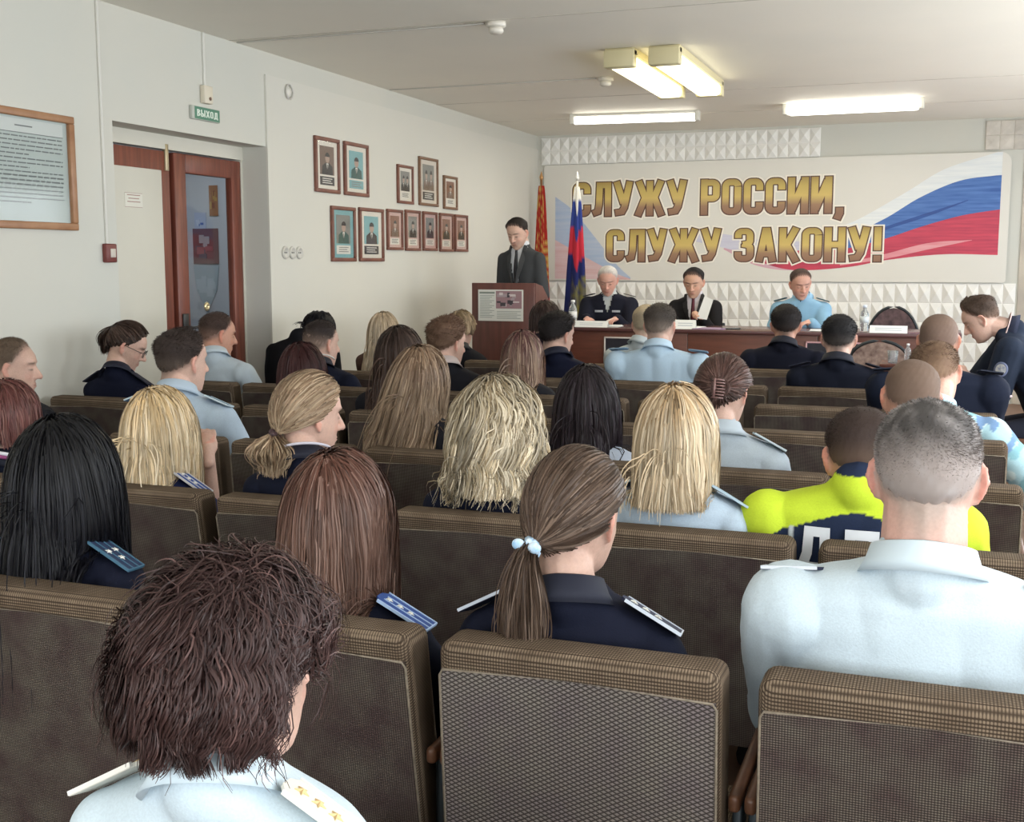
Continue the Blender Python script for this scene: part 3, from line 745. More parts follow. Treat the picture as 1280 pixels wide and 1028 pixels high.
def wall_panel(mb, axis, c, u0, u1, z0, z1, holes, th):
    """wall slab with rectangular holes; axis 'x': plane x=c spanning y"""
    us = sorted({u0, u1, *[h[0] for h in holes], *[h[1] for h in holes]}); zs = sorted({z0, z1, *[h[2] for h in holes], *[h[3] for h in holes]})
    for i in range(len(us)-1):
        for j in range(len(zs)-1):
            um, zm = (us[i]+us[i+1])/2, (zs[j]+zs[j+1])/2
            if any(h[0] < um < h[1] and h[2] < zm < h[3] for h in holes): continue
            a, b = min(c, c+th), max(c, c+th)
            if axis == 'x': mb.box(a, b, us[i], us[i+1], zs[j], zs[j+1])
            else: mb.box(us[i], us[i+1], a, b, zs[j], zs[j+1])
    return mb
struct('floor', MB().box(XL-3, XR+.3, YB-.3, YF+.3, -.12, 0), m_floor)
cb = MB().box(XL-.3, XR+.3, YB-.3, YF+.3, ZC, ZC+.15)
struct('ceiling', cb, m_ceil)
for i_, y in enumerate((6.05, 9.05, 10.35, 3.1, .1)): struct('trim_%d' % (11+i_), MB().box(XL+.001, XR, y-.006, y+.006, ZC-.0015, ZC+.002), plain('slab_joint_filler', (.42,.38,.31), .9, noise=.3, scale=2.5, c2=(.70,.66,.57)))     # slab joints of the ceiling
struct('wall_left', wall_panel(MB(), 'x', XL, YB, YF, 0, ZC, [(4.98, 6.42, 0, 2.22)], -.18), m_wall)
struct('trim_1', MB().box(XL, XL+.014, 6.42, YF, 0, 2.66), m_wall2)
WIN = [(-1.5,.1),(.9,2.5),(3.3,4.9),(5.7,7.3),(7.9,9.2),(10.0,11.2)]
struct('wall_right', wall_panel(MB(), 'x', XR, YB, YF, 0, ZC, [(a, b, .95, 2.35) for a, b in WIN], .25), m_wall)
struct('wall_back', wall_panel(MB(), 'y', YB, XL-.18, XR+.25, 0, ZC, [(-3.2,-1.6,.95,2.35),(-.9,.7,.95,2.35)], -.2), m_wall)
struct('wall_front', MB().box(XL-.18, XR+.25, YF, YF+.2, 0, ZC), m_wall)
m_wf = plain('window_frame_paint', (.8,.8,.78), .4)
def pane_fac(nt, mx):
    fr = N(nt, 'ShaderNodeFresnel'); fr.inputs['IOR'].default_value = 1.5; ge = N(nt, 'ShaderNodeNewGeometry')
    sb = N(nt, 'ShaderNodeMath', operation='SUBTRACT'); sb.inputs[0].default_value = 1; nt.links.new(ge.outputs['Backfacing'], sb.inputs[1])
    ml = N(nt, 'ShaderNodeMath', operation='MULTIPLY'); nt.links.new(fr.outputs[0], ml.inputs[0]); nt.links.new(sb.outputs[0], ml.inputs[1]); nt.links.new(ml.outputs[0], mx.inputs[0])
m_glass, nt, b = newmat('window_pane_glass')
tr = N(nt, 'ShaderNodeBsdfTransparent'); gl = N(nt, 'ShaderNodeBsdfGlossy'); gl.inputs['Roughness'].default_value = .03
mx = N(nt, 'ShaderNodeMixShader'); pane_fac(nt, mx); nt.links.new(tr.outputs[0], mx.inputs[1]); nt.links.new(gl.outputs[0], mx.inputs[2])
nt.links.new(mx.outputs[0], nt.nodes['Material Output'].inputs['Surface'])
def window(n, axis, c, a, b):
    mb = MB(); t = .06
    def bx(u0, u1, z0, z1):
        if axis == 'x': mb.box(c+.08, c+.14, u0, u1, z0, z1)
        else: mb.box(u0, u1, c-.14, c-.08, z0, z1)
    bx(a, a+t, .95, 2.35); bx(b-t, b, .95, 2.35); bx(a, b, .95, .95+t); bx(a, b, 2.35-t, 2.35); bx((a+b)/2-t/2, (a+b)/2+t/2, .95, 2.35); bx(a, b, 1.95, 1.95+t*.8)
    o = struct('window_%d' % n, mb, m_wf)
    g = MB()
    if axis == 'x': g.box(c+.108, c+.112, a, b, .95, 2.35)
    else: g.box(a, b, c-.112, c-.108, .95, 2.35)
    g.build('window_pane', m_glass, o)
for i, (a, b) in enumerate(WIN): window(i+1, 'x', XR, a, b)
window(7, 'y', YB, -3.2, -1.6); window(8, 'y', YB, -.9, .7)

# ---- front wall: relief tiles
def relief(mb, x0, x1, z0, z1, nx, nz, y, h):
    dx, dz = (x1-x0)/nx, (z1-z0)/nz
    for i in range(nx):
        for j in range(nz):
            a, b, c, d = x0+i*dx, x0+(i+1)*dx, z0+j*dz, z0+(j+1)*dz; g = .004
            vs = [(a,y,c),(b,y,c),(b,y,d),(a,y,d),(a+g,y-.004,c+g),(b-g,y-.004,c+g),(b-g,y-.004,d-g),(a+g,y-.004,d-g),((a+b)/2,y-h,(c+d)/2)]
            mb.add(vs, [(0,1,5,4),(1,2,6,5),(2,3,7,6),(3,0,4,7),(4,5,8),(5,6,8),(6,7,8),(7,4,8)])
mb = MB(); mb.box(XL+.02, .62, YF-.012, YF, .2, 1.31); relief(mb, XL+.02, .62, .21, 1.305, 44, 6, YF-.012, .032); struct('trim_2', mb, m_tile)
mb = MB(); mb.box(XL+.05, -1.16, YF-.012, YF, 2.50, 2.775); relief(mb, XL+.05, -1.16, 2.50, 2.775, 28, 2, YF-.012, .028); struct('trim_3', mb, m_tile)
mb = MB(); mb.box(.30, XR, YF-.012, YF, 2.515, 2.775); relief(mb, .30, XR, 2.515, 2.775, 12, 2, YF-.012, .010); struct('trim_4', mb, plain('beige_relief', (.60,.56,.50), .7, noise=.2, scale=7))
struct('trim_5', MB().box(.64, XR, YF-.01, YF, .2, 2.51), plain('mottled_beige_wall', (.60,.54,.44), .8, c2=(.42,.38,.33), scale=3.5, detail=6, noise=.2, bump=.1))
struct('floor_platform', MB().box(XL+.014, XR, 8.0, YF-.02, 0, .2), plain('platform_boards', (.20,.11,.07), .5, noise=.3, scale=8))

# ---- banner
YBN = YF-.034
def rounded(x0, x1, z0, z1, r):
    pts = []
    for cx, cz, a0, rr in ((x1-r[1], z1-r[1], 0, r[1]), (x0+r[0], z1-r[0], 90, r[0]), (x0+r[3], z0+r[3], 180, r[3]), (x1-r[2], z0+r[2], 270, r[2])):
        for k in range(7): a = math.radians(a0+15*k); pts.append((cx+rr*math.cos(a), cz+rr*math.sin(a)))
    return pts
ban = thing('wall_banner', 'long white banner with gold lettering and a painted flag ribbon on the front wall', 'banner', (-1.7, YBN, 1.31))
BX, BZ = 1.7, -1.31
def bl(mb, dy=0): return Matrix.Translation((BX, -YBN, BZ))
mB = bl(None)
mb = MB(); mb.prism(rounded(-3.93, .53, 1.315, 2.495, (.03,.10,.03,.03)), YBN, YBN+.005, 0, mB)
mb.build('banner_cloth', plain('banner_vinyl', (.70,.68,.62), .55, noise=.02, scale=2), ban)
def strip(top, bot, x0, x1, n, y, wob_=0):
    vs = []; fs = []
    for i in range(n+1):
        x = x0+(x1-x0)*i/n; vs += [(x, y, top(x)), (x, y, bot(x)), (x, y+.002, top(x)), (x, y+.002, bot(x))]
    for i in range(n):
        a = i*4; fs += [(a, a+1, a+5, a+4), (a+2, a+6, a+7, a+3), (a, a+4, a+6, a+2), (a+1, a+3, a+7, a+5)]
    return MB().add(vs, fs, 0, False, mB)
def curve(pts):
    xs = [p[0] for p in pts]; zs = [p[1] for p in pts]
    def f(x):                                    # monotone smooth interpolation
        for i in range(len(xs)-1):
            if x <= xs[i+1] or i == len(xs)-2:
                h = xs[i+1]-xs[i]; t = min(max((x-xs[i])/h, 0), 1)
                m0 = (zs[i+1]-zs[max(i-1,0)])/(xs[i+1]-xs[max(i-1,0)]); m1 = (zs[min(i+2,len(xs)-1)]-zs[i])/(xs[min(i+2,len(xs)-1)]-xs[i])
                return (2*t**3-3*t*t+1)*zs[i]+(t**3-2*t*t+t)*h*m0+(-2*t**3+3*t*t)*zs[i+1]+(t**3-t*t)*h*m1
    return f
def cpx(pts): return curve([(lambda p: (p.x, p.z))(at(px, py, YBN)) for px, py in pts])
def inkmat(name, c, c2, scale=3, st=(1,1,14)): return plain(name, c, .5, c2=c2, scale=scale, stretch=st, noise=.1)
blue_top = cpx([(1000,300),(1050,298),(1105,274),(1150,247),(1200,226),(1248,219)])
red_top = cpx([(935,329),(965,322),(1000,313),(1050,312),(1105,299),(1150,284),(1200,270),(1248,262)])
red_bot = cpx([(905,300),(940,322),(970,334),(1000,338),(1060,334),(1110,325),(1180,318),(1248,319)])
white_top = cpx([(1000,296),(1060,280),(1130,242),(1180,212),(1248,190)])
x0 = at(1000,300,YBN).x; x1 = at(1248,300,YBN).x; xa = at(905,300,YBN).x
strip(white_top, blue_top, x0, x1, 40, YBN-.0010).build('white_ribbon', inkmat('ink_pale_grey', (.78,.80,.79), (.66,.70,.72)), ban)
strip(blue_top, red_top, x0, x1, 40, YBN-.0015).build('blue_ribbon', inkmat('ink_blue', (.085,.20,.50), (.03,.10,.34)), ban)
strip(red_top, red_bot, at(935,329,YBN).x, x1, 44, YBN-.0015).build('red_ribbon', inkmat('ink_red', (.62,.055,.10), (.38,.03,.07)), ban)
mid = cpx([(1050,330),(1105,318),(1160,304),(1215,300)]); mid2 = cpx([(1050,332),(1105,324),(1160,312),(1215,300.5)])
strip(mid, mid2, at(1050,330,YBN).x, at(1215,300,YBN).x, 24, YBN-.0022).build('pale_streak', inkmat('ink_rose', (.72,.36,.38), (.66,.20,.24)), ban)
mid = cpx([(1105,284),(1160,266),(1210,250)]); mid2 = cpx([(1105,288),(1160,270.5),(1210,251)])
strip(mid, mid2, at(1105,286,YBN).x, at(1210,250,YBN).x, 24, YBN-.0022).build('dark_streak', inkmat('ink_navy', (.02,.08,.30), (.02,.06,.24)), ban)
lav_t = cpx([(860,290),(900,292),(950,300),(1000,302)]); lav_b = cpx([(860,300),(905,310),(950,322),(1000,330)])
strip(lav_t, lav_b, at(860,290,YBN).x, x0, 20, YBN-.0012).build('lilac_ribbon', inkmat('ink_lilac', (.62,.62,.70), (.52,.50,.62)), ban)
pk_b = cpx([(905,312),(940,330),(970,337),(1000,338)])
strip(lav_b, pk_b, xa, x0, 20, YBN-.0014).build('rose_ribbon', inkmat('ink_pink', (.66,.32,.38), (.60,.40,.46)), ban)
# faded flag wave on the left
la = cpx([(694,246),(715,262),(740,292),(770,330),(790,349)]); lb = cpx([(694,300),(715,312),(740,326),(770,342),(790,349.5)]); lc = cpx([(694,348.5),(740,349),(770,349.5),(790,350)])
xl0, xl1 = at(694,300,YBN).x, at(788,349,YBN).x
strip(la, lb, xl0, xl1, 24, YBN-.0012).build('faded_blue_wave', inkmat('ink_faded_blue', (.36,.47,.66), (.50,.56,.68), 2), ban)
strip(lb, lc, xl0, xl1, 24, YBN-.0012).build('faded_red_wave', inkmat('ink_faded_red', (.66,.42,.42), (.72,.56,.58), 2), ban)

# ---- lettering: every glyph is a set of strokes in a box of height 1
def arc(cx, cz, rx, rz, a0, a1, n=8): return [(cx+rx*math.cos(math.radians(a0+(a1-a0)*k/n)), cz+rz*math.sin(math.radians(a0+(a1-a0)*k/n))) for k in range(n+1)]
T_ = .090   # half stroke
W = .50
def rO(w): return [[*arc(w-.20, .78, .10, .12, 0, 90, 5), *arc(.20, .78, .10, .12, 90, 180, 5), *arc(.20, .22, .10, .12, 180, 270, 5), *arc(w-.20, .22, .10, .12, 270, 360, 5), (w-.10, .78)]]
G = {
 'С': (.50, [[(.40,.66), *arc(.30,.78,.10,.12,0,90,5), *arc(.20,.78,.10,.12,90,180,5), *arc(.20,.22,.10,.12,180,270,5), *arc(.30,.22,.10,.12,270,360,5), (.40,.34)]]),
 'Л': (.52, [[(.42,0),(.42,.90),(.20,.90),(.20,.90),(.185,.35),(.15,.14),(.02,.09)]]),
 'У': (.54, [[(.44,1),(.30,.25),(.24,.13),(.06,.10)],[(.09,1),(.28,.36)]]),
 'Ж': (.78, [[(.39,0),(.39,1)],[(.10,1),(.27,.52),(.08,0)],[(.68,1),(.51,.52),(.70,0)],[(.25,.52),(.53,.52)]]),
 'Р': (.50, [[(.10,0),(.10,1)],[(.10,.90),(.25,.90), *arc(.30,.80,.10,.10,90,0,5), *arc(.30,.56,.10,.10,0,-90,5), (.10,.46)]]),
 'О': (.50, rO(.50)), 'И': (.52, [[(.10,0),(.10,1)],[(.42,0),(.42,1)],[(.12,.10),(.40,.90)]]),
 ',': (.24, [[(.14,.16),(.14,.0),(.08,-.16)]]),
 'З': (.48, [[(.09,.70), *arc(.19,.80,.10,.10,180,90,5), *arc(.28,.78,.10,.12,90,0,5), *arc(.26,.62,.12,.09,0,-90,4), (.20,.52)], [(.26,.52), *arc(.26,.40,.13,.11,90,0,4), *arc(.28,.22,.11,.12,0,-90,5), *arc(.19,.20,.10,.10,-90,-180,5), (.09,.30)]]),
 'А': (.54, [[(.10,0),(.25,.92),(.29,.92),(.44,0)],[(.17,.24),(.38,.24)]]),
 'К': (.52, [[(.10,0),(.10,1)],[(.42,1),(.20,.50),(.44,0)],[(.10,.48),(.24,.48)]]),
 'Н': (.52, [[(.10,0),(.10,1)],[(.42,0),(.42,1)],[(.10,.50),(.42,.50)]]),
 '!': (.26, [[(.13,.32),(.13,1)],[(.13,0),(.13,.19)]]),
 'В': (.50, [[(.10,0),(.10,1)],[(.10,.92),(.26,.90), *arc(.28,.78,.09,.10,70,-70,5),(.10,.53)],[(.10,.53),(.28,.50), *arc(.30,.30,.10,.15,70,-70,5),(.10,.09)]]),
 'Ы': (.66, [[(.10,1),(.10,.09),(.26,.09), *arc(.28,.28,.10,.17,-70,70,5),(.10,.50)],[(.56,0),(.56,1)]]),
 'Х': (.54, [[(.08,0),(.46,1)],[(.08,1),(.46,0)]]),
 'Д': (.58, [[(.08,-.08),(.08,.09),(.50,.09),(.50,-.08)],[(.44,.09),(.44,.90),(.22,.90),(.20,.40),(.14,.09)]]),
 'П': (.52, [[(.10,0),(.10,.90),(.42,.90),(.42,0)]]), ' ': (.26, []),
}
def strokes(mb, lines, half, M_, ext=0.0, thick=0.001, mi=0):
    for li_, pl in enumerate(lines):
        pl = [Vector(p) for i, p in enumerate(pl) if i == 0 or (Vector(p)-Vector(pl[i-1])).length > 1e-4]
        if ext: pl[0] = pl[0]+(pl[0]-pl[1]).normalized()*ext; pl[-1] = pl[-1]+(pl[-1]-pl[-2]).normalized()*ext
        L = []; R_ = []; n = len(pl)
        for i in range(n):
            d0 = (pl[i]-pl[i-1]).normalized() if i else None; d1 = (pl[i+1]-pl[i]).normalized() if i < n-1 else None
            if d0 is None: nn = Vector((-d1.y, d1.x)); k = 1
            elif d1 is None: nn = Vector((-d0.y, d0.x)); k = 1
            else:
                nn = Vector((-(d0+d1).y, (d0+d1).x)); nn = nn.normalized() if nn.length > 1e-5 else Vector((-d0.y, d0.x)); k = 1/max(abs(nn.dot(Vector((-d0.y, d0.x)))), .45)
            L.append(pl[i]+nn*half*k); R_.append(pl[i]-nn*half*k)
        yy_ = [-li_*.0003-.00022*(i % n)/n for i in range(2*n)]; vs = [(p.x, yy_[i], p.y) for i, p in enumerate(L+R_)]+[(p.x, thick, p.y) for p in L+R_]; fs = []; m = 2*n
        for i in range(n-1): fs += [(i, n+i, n+i+1, i+1), (m+i, m+i+1, m+n+i+1, m+n+i), (i, i+1, m+i+1, m+i), (n+i, m+n+i, m+n+i+1, n+i+1)]
        fs += [(0, m, m+n, n), (n-1, 2*n-1, m+2*n-1, m+n-1)]
        mb.add(vs, fs, mi, False, M_)
m_gold, nt, b = newmat('gold_ink')
tc = N(nt, 'ShaderNodeTexCoord'); sx = N(nt, 'ShaderNodeSeparateXYZ'); rp = N(nt, 'ShaderNodeValToRGB')
nt.links.new(tc.outputs['UV'], sx.inputs[0]); nt.links.new(sx.outputs['Y'], rp.inputs[0]); nt.links.new(rp.outputs[0], b.inputs['Base Color'])
el_ = rp.color_ramp.elements; el_[0].position = 0; el_[0].color = rgb((.25,.13,.08)); el_[1].position = 1; el_[1].color = rgb((.36,.25,.07))
for p_, c_ in ((.25,(.33,.19,.11)),(.50,(.62,.46,.14)),(.75,(.54,.40,.11))): e_ = el_.new(p_); e_.color = rgb(c_)
b.inputs['Roughness'].default_value = .5
def lettering(text, pl, pr, pz0, pz1):
    """pl / pr left and right end, z0 / z1 base and cap line (metres)"""
    adv = sum(G[c][0]+.03 for c in text)-.03; k = (pr-pl)/adv; h = pz1-pz0
    x = pl
    for name, half, ext, dy, mat in (('letter_halo', T_+.060, .06, .0030, plain('ink_warm_white', (.84,.80,.70), .5)), ('letter_outline', T_+.022, .022, .0048, plain('ink_dark_brown', (.10,.045,.03), .5)), ('letter_face', T_-.008, -.008, .0066, m_gold)):
        mb = MB(); x = pl
        for ci, c in enumerate(text):
            w, ln = G[c]; strokes(mb, ln, half, mB @ Matrix.Translation((x, YBN-dy-(ci % 2)*.00015, pz0)) @ Matrix.Diagonal((k, 1, h, 1)), ext); x += (w+.03)*k
        o = mb.build(name, mat, ban)
        uv = o.data.uv_layers.new(name='UVMap'); zz = [(o.data.vertices[l.vertex_index].co.z-BZ-pz0)/h for l in o.data.loops]
        for i, z in enumerate(zz): uv.data[i].uv = (.5, z)
lettering('СЛУЖУ РОССИИ,', -3.62, -.92, 1.965, 2.315)
lettering('СЛУЖУ ЗАКОНУ!', -3.26, -.55, 1.505, 1.835)

# ---- doorway
XD = XL-.18
m_cream = plain('cream_door_paint', (.62,.60,.52), .55, noise=.04, scale=2)
struct('trim_6', MB().box(XD-.06, XD+.01, 4.95, 6.42, 2.14, 2.22).box(XD-.06, XD+.01, 4.95, 5.0, 0, 2.14).box(XD-.06, XD+.006, 6.40, 6.42, 0, 2.14), m_cream)
d1 = MB().bev(XD-.045, XD, 5.0, 5.68, .0, 2.13, .004); o = struct('door_1', d1, m_trim)
MB().bev(XD, XD+.006, 5.06, 5.60, .1, 2.02, .003).build('door_panel', m_cream, o)
nb_ = MB().box(XD+.006, XD+.008, 5.27, 5.42, 1.80, 1.88); p_ = nb_.build('door_notice', plain('notice_paper', (.72,.70,.62), .6), o)
mb = MB()
for i, (a, b_) in enumerate(((.02,.13),(.03,.12),(.02,.13))): mb.box(XD+.008, XD+.0085, 5.27+a, 5.27+b_, 1.865-i*.018, 1.869-i*.018)
mb.box(XD+.008, XD+.0085, 5.272, 5.418, 1.877, 1.879).box(XD+.008, XD+.0085, 5.272, 5.418, 1.801, 1.803)
mb.build('notice_lines', plain('notice_ink', (.30,.14,.12), .6), p_)
MB().bev(XD-.01, XD+.012, 5.635, 5.665, 2.02, 2.17, .003).build('bolt', plain('brass_bolt', (.45,.38,.25), .4, .6), o)
mb = MB()
for a in ((5.72,5.83,0,2.13),(6.30,6.40,0,2.13),(5.83,6.30,2.02,2.13),(5.83,6.30,0,.75)): mb.bev(XD-.045, XD+.004, a[0], a[1], a[2], a[3], .006)
o = struct('door_2', mb, m_trim)
MB().box(XD-.024, XD-.018, 5.83, 6.30, .75, 2.02).build('door_glass', m_glass, o)
MB().bev(XD+.004, XD+.016, 5.745, 5.80, 1.08, 1.20, .004).build('lock_plate', plain('black_lock', (.02,.02,.02), .4), o)
h = MB(); h.tube([(XD+.01,5.77,1.12),(XD+.06,5.77,1.12),(XD+.065,5.86,1.12)], .009, 8); h.build('door_handle', plain('black_handle', (.02,.02,.02), .35), o)
h = MB(); h.lathe([(.001,0),(.026,0),(.028,.004),(.020,.010),(.008,.011),(.007,.006),(.001,.006)], 24, 0, Matrix.Translation((XD+.004,5.99,1.235)) @ Matrix.Rotation(PI/2, 4, 'Y')); h.build('lock_rosette', plain('brass_rosette', (.72,.60,.35), .3, .7), o)
# corridor behind the glazed leaf
struct('wall_corridor', MB().box(-5.95, -5.85, 4.0, 8.2, 0, ZC).box(-5.85, XL-.18, 8.1, 8.2, 0, ZC).box(-5.85, XL-.18, 4.0, 4.1, 0, ZC), plain('corridor_wall', (.50,.53,.56), .7))
struct('ceiling_corridor', MB().box(-5.95, XL-.18, 4.0, 8.2, ZC, ZC+.1), plain('corridor_ceiling', (.6,.62,.64), .7))
struct('trim_7', MB().box(-5.85, -5.84, 4.1, 8.1, 0, 1.25), plain('blue_dado_paint', (.16,.25,.34), .6))

# ================================================================== things on the walls and ceiling
YW = 8.095
def poster(label, px0, py0, px1, py1, cols, n=7, tri=False):
    a = at(px0, py0, YW); b = at(px1, py1, YW); t = thing('poster', label, 'poster', ((a.x+b.x)/2, YW, b.z)); w = (b.x-a.x)/2; h = a.z-b.z
    mb = MB()
    if tri: mb.prism([(-w, h), (w, h), (w*.8, h*.5), (0, 0), (-w*.8, h*.5)], -.004, 0)
    else: mb.box(-w, w, -.004, 0, 0, h)
    mb.build('sheet', plain('poster_ground', cols[0], .5), t)
    if len(cols) > 1:
        r = random.Random(n); mb = MB(); ms = [plain('poster_shape', c, .5) for c in cols[1:]]
        for k in range(n):
            x = r.uniform(-w*.8, w*.3); z = r.uniform(h*.1, h*.7); mb.box(x, x+w*r.uniform(.3,.7), -.006-.0002*k, -.004, z, z+h*r.uniform(.1,.25), k % len(ms))
        mb.build('picture', ms, t)
poster('white and blue notice pinned up beyond the glazed door', 243, 266, 258, 286, [(.45,.50,.62),(.10,.16,.42),(.55,.6,.7)], 4)
poster('tall narrow orange poster at the top beyond the glazed door', 261, 232, 273, 270, [(.30,.12,.04),(.42,.25,.06),(.2,.05,.02)], 5)
poster('dark red picture poster behind the door glass', 241, 286, 274, 330, [(.16,.06,.06),(.30,.10,.10),(.10,.10,.12),(.35,.35,.36)], 9)
poster('pale grey pennant cloth hanging low beyond the glazed door', 242, 332, 276, 392, [(.34,.42,.46),(.42,.50,.54)], 6, True)

m_frame = plain('varnished_frame_wood', (.24,.13,.075), .4, c2=(.15,.08,.045), scale=14, stretch=(3,3,14))
m_rframe = plain('reddish_frame_wood', (.22,.085,.055), .4, c2=(.14,.055,.04), scale=14)
m_oframe = plain('oak_frame_wood', (.38,.20,.10), .4, c2=(.28,.13,.06), scale=10)
glz, nt, b = newmat('picture_glass')
tr = N(nt, 'ShaderNodeBsdfTransparent'); gl = N(nt, 'ShaderNodeBsdfGlossy'); gl.inputs['Roughness'].default_value = .08
mx = N(nt, 'ShaderNodeMixShader'); pane_fac(nt, mx); nt.links.new(tr.outputs[0], mx.inputs[1]); nt.links.new(gl.outputs[0], mx.inputs[2]); nt.links.new(mx.outputs[0], nt.nodes['Material Output'].inputs['Surface'])
MP = {k: plain('print_'+k, c, .6) for k, c in dict(mat=(.62,.56,.48), teal=(.20,.40,.42), ivory=(.70,.66,.58), dark=(.035,.03,.03), sepia=(.18,.12,.09), skin=(.42,.30,.24), grey=(.22,.22,.20), white=(.68,.66,.60), green=(.03,.09,.08), rust=(.22,.10,.06), pink=(.55,.38,.34)).items()}
def framed(y0, y1, z0, z1, label, fm, mat, bg, suit, cap, fw=.028, skin='skin', two=False, xw=XL+.014, bust=True):
    t = thing('portrait_frame', label, 'framed portrait', (xw, (y0+y1)/2, z0), PI/2, 'framed portraits on the left wall')
    w = (y1-y0)/2; h = z1-z0; mb = MB()           # local x runs along the wall, local -y faces the room
    for a in ((-w,w,0,fw),(-w,w,h-fw,h),(-w,-w+fw,fw,h-fw),(w-fw,w,fw,h-fw)): mb.bev(a[0], a[1], -.022, 0, a[2], a[3], .004)
    mb.build('frame', fm, t)
    MB().box(-w+fw, w-fw, -.008, 0, fw, h-fw).build('mount', MP[mat], t)
    iw = (w-fw)*.68; z_0 = fw+(h-2*fw)*.30; z_1 = fw+(h-2*fw)*.90
    p = MB().box(-iw, iw, -.010, -.008, z_0, z_1, 0); hh = z_1-z_0; keys = [bg, suit, skin, 'white', 'dark']
    for cx in ((0,) if not two else (-iw*.42, iw*.42)):
        k = .62 if two else 1.0
        p.add([(cx+x*iw*k, -.0115, z_0+z*hh) for x, z in ((-.78,0),(.78,0),(.72,.30),(.25,.42),(-.25,.42),(-.72,.30))], [(0,1,2,3,4,5)], 1)
        p.add([(cx+x*iw*k, -.012, z_0+z*hh) for x, z in ((-.16,.40),(.16,.40),(0,.12))], [(0,1,2)], 3)
        p.add([(cx+x*iw*k, -.0122, z_0+z*hh) for x, z in ((-.05,.36),(.05,.36),(.03,.10),(-.03,.10))], [(0,1,2,3)], 4)
        p.add([(cx+.30*iw*k*math.cos(a), -.0125, z_0+hh*(.58+.17*math.sin(a))) for a in [2*PI*i/16 for i in range(16)]], [tuple(range(16))], 2)
        p.add([(cx+.33*iw*k*math.cos(a), -.0128, z_0+hh*(.63+.15*math.sin(a))) for a in [PI*i/8 for i in range(9)]], [tuple(range(9))], 4)
    p.build('photograph', [MP[q] for q in keys], t)
    c = MB().box(-iw, iw, -.010, -.008, fw+(h-2*fw)*.08, fw+(h-2*fw)*.26, 0)
    for i in range(3): zz = fw+(h-2*fw)*(.12+.045*i); c.box(-iw*.7, iw*(.7-.2*(i % 2)), -.0105, -.010, zz, zz+.006, 1)
    c.build('caption', [MP[cap], MP['grey' if cap != 'dark' else 'white']], t)
    MB().box(-w+fw, w-fw, -.0165, -.0155, fw, h-fw).build('glass', glz, t)
FR = [  # px left top, px right bottom
 (391,169,423,243,'first framed portrait of the upper pair, man in dark suit above a dark caption',m_rframe,'ivory','sepia','dark','dark',False),
 (428,176,459,247,'second framed portrait of the upper pair, man in suit on a teal ground',m_rframe,'ivory','teal','green','teal',False),
 (412,257,443,327,'framed portrait of the lower pair, woman in dark green clothes with white caption',m_rframe,'teal','grey','green','white',False),
 (447,259,478,327,'framed portrait of the lower pair, man in suit with white collar, beside the small frames',m_rframe,'ivory','teal','dark','dark',False),
 (495,205,515,256,'narrow framed print of two figures left of the tallest small frame',m_rframe,'ivory','grey','dark','white',True),
 (522,195,546,259,'tallest of the three frames in the upper group, print with standing figures',m_frame,'mat','grey','sepia','dark',True),
 (553,219,570,263,'smallest frame at the right of the upper group, with a white caption',m_frame,'ivory','rust','sepia','white',False),
 (482,261,502,313,'first frame from the left in the row of five small frames',m_rframe,'pink','rust','sepia','white',False),
 (505,262,524,314,'second frame from the left in the row of five small frames',m_rframe,'pink','grey','dark','white',False),
 (527,264,545,314,'middle frame in the row of five small frames',m_rframe,'pink','grey','dark','white',False),
 (548,266,565,315,'fourth frame from the left in the row of five small frames',m_rframe,'pink','rust','dark','white',False),
 (567,268,583,315,'last frame toward the podium in the row of five small frames',m_rframe,'pink','rust','dark','white',False)]
def on_left(px, py, X=XL+.014):
    d = ray(px, py); t = X/d[0]; return d[1]*t, EYE+d[2]*t
for (a, b_, c, d, lb, fm, mt, bg, su, cp, two) in FR:
    y0, z1 = on_left(a, b_); y1, z0 = on_left(c, d); framed(y0, y1, z0, z1, lb, fm, mt, bg, su, cp, .026 if y0 < 7.9 else .022, two=two)
# large certificate
y0, y1, z0, z1 = 4.02, 4.67, 1.655, 2.20
t = thing('certificate_frame', 'large oak framed sheet of typed text under glass beside the doorway', 'framed document', (XL, (y0+y1)/2, z0), PI/2); w = (y1-y0)/2; h = z1-z0
mb = MB()
for a in ((-w,w,0,.035),(-w,w,h-.035,h),(-w,-w+.035,.035,h-.035),(w-.035,w,.035,h-.035)): mb.bev(a[0], a[1], -.028, 0, a[2], a[3], .005)
mb.build('frame', m_oframe, t)
MB().box(-w+.03, w-.03, -.006, 0, .03, h-.03).build('sheet', plain('grey_blue_paper', (.40,.46,.44), .6), t)
mb = MB(); mb.box(-w*.62, w*.80, -.009, -.006, h-.105, h-.045); mb.build('heading_strip', plain('heading_paper', (.52,.56,.54), .6), t)
mb = MB(); mb.box(-w*.62, w*.80, -.0095, -.006, h-.108, h-.105); mb.box(-.05, .06, -.0095, -.009, h-.078, h-.072)
r = random.Random(3)
for i in range(16):
    z = h-.125-i*.020; x = -w*.74+(.06 if i in (5, 8, 12) else 0); e = w*.78 if i not in (4, 7, 15) else w*.1
    while x < e:
        l = r.uniform(.018,.055); mb.box(x, min(x+l, e), -.0075, -.006, z, z+.0055+(.002 if i in (9,10,11) else 0)); x += l+.008
mb.build('text_lines', plain('grey_ink', (.12,.14,.14), .6), t)
MB().box(-w+.03, w-.03, -.018, -.016, .03, h-.03).build('glass', glz, t)
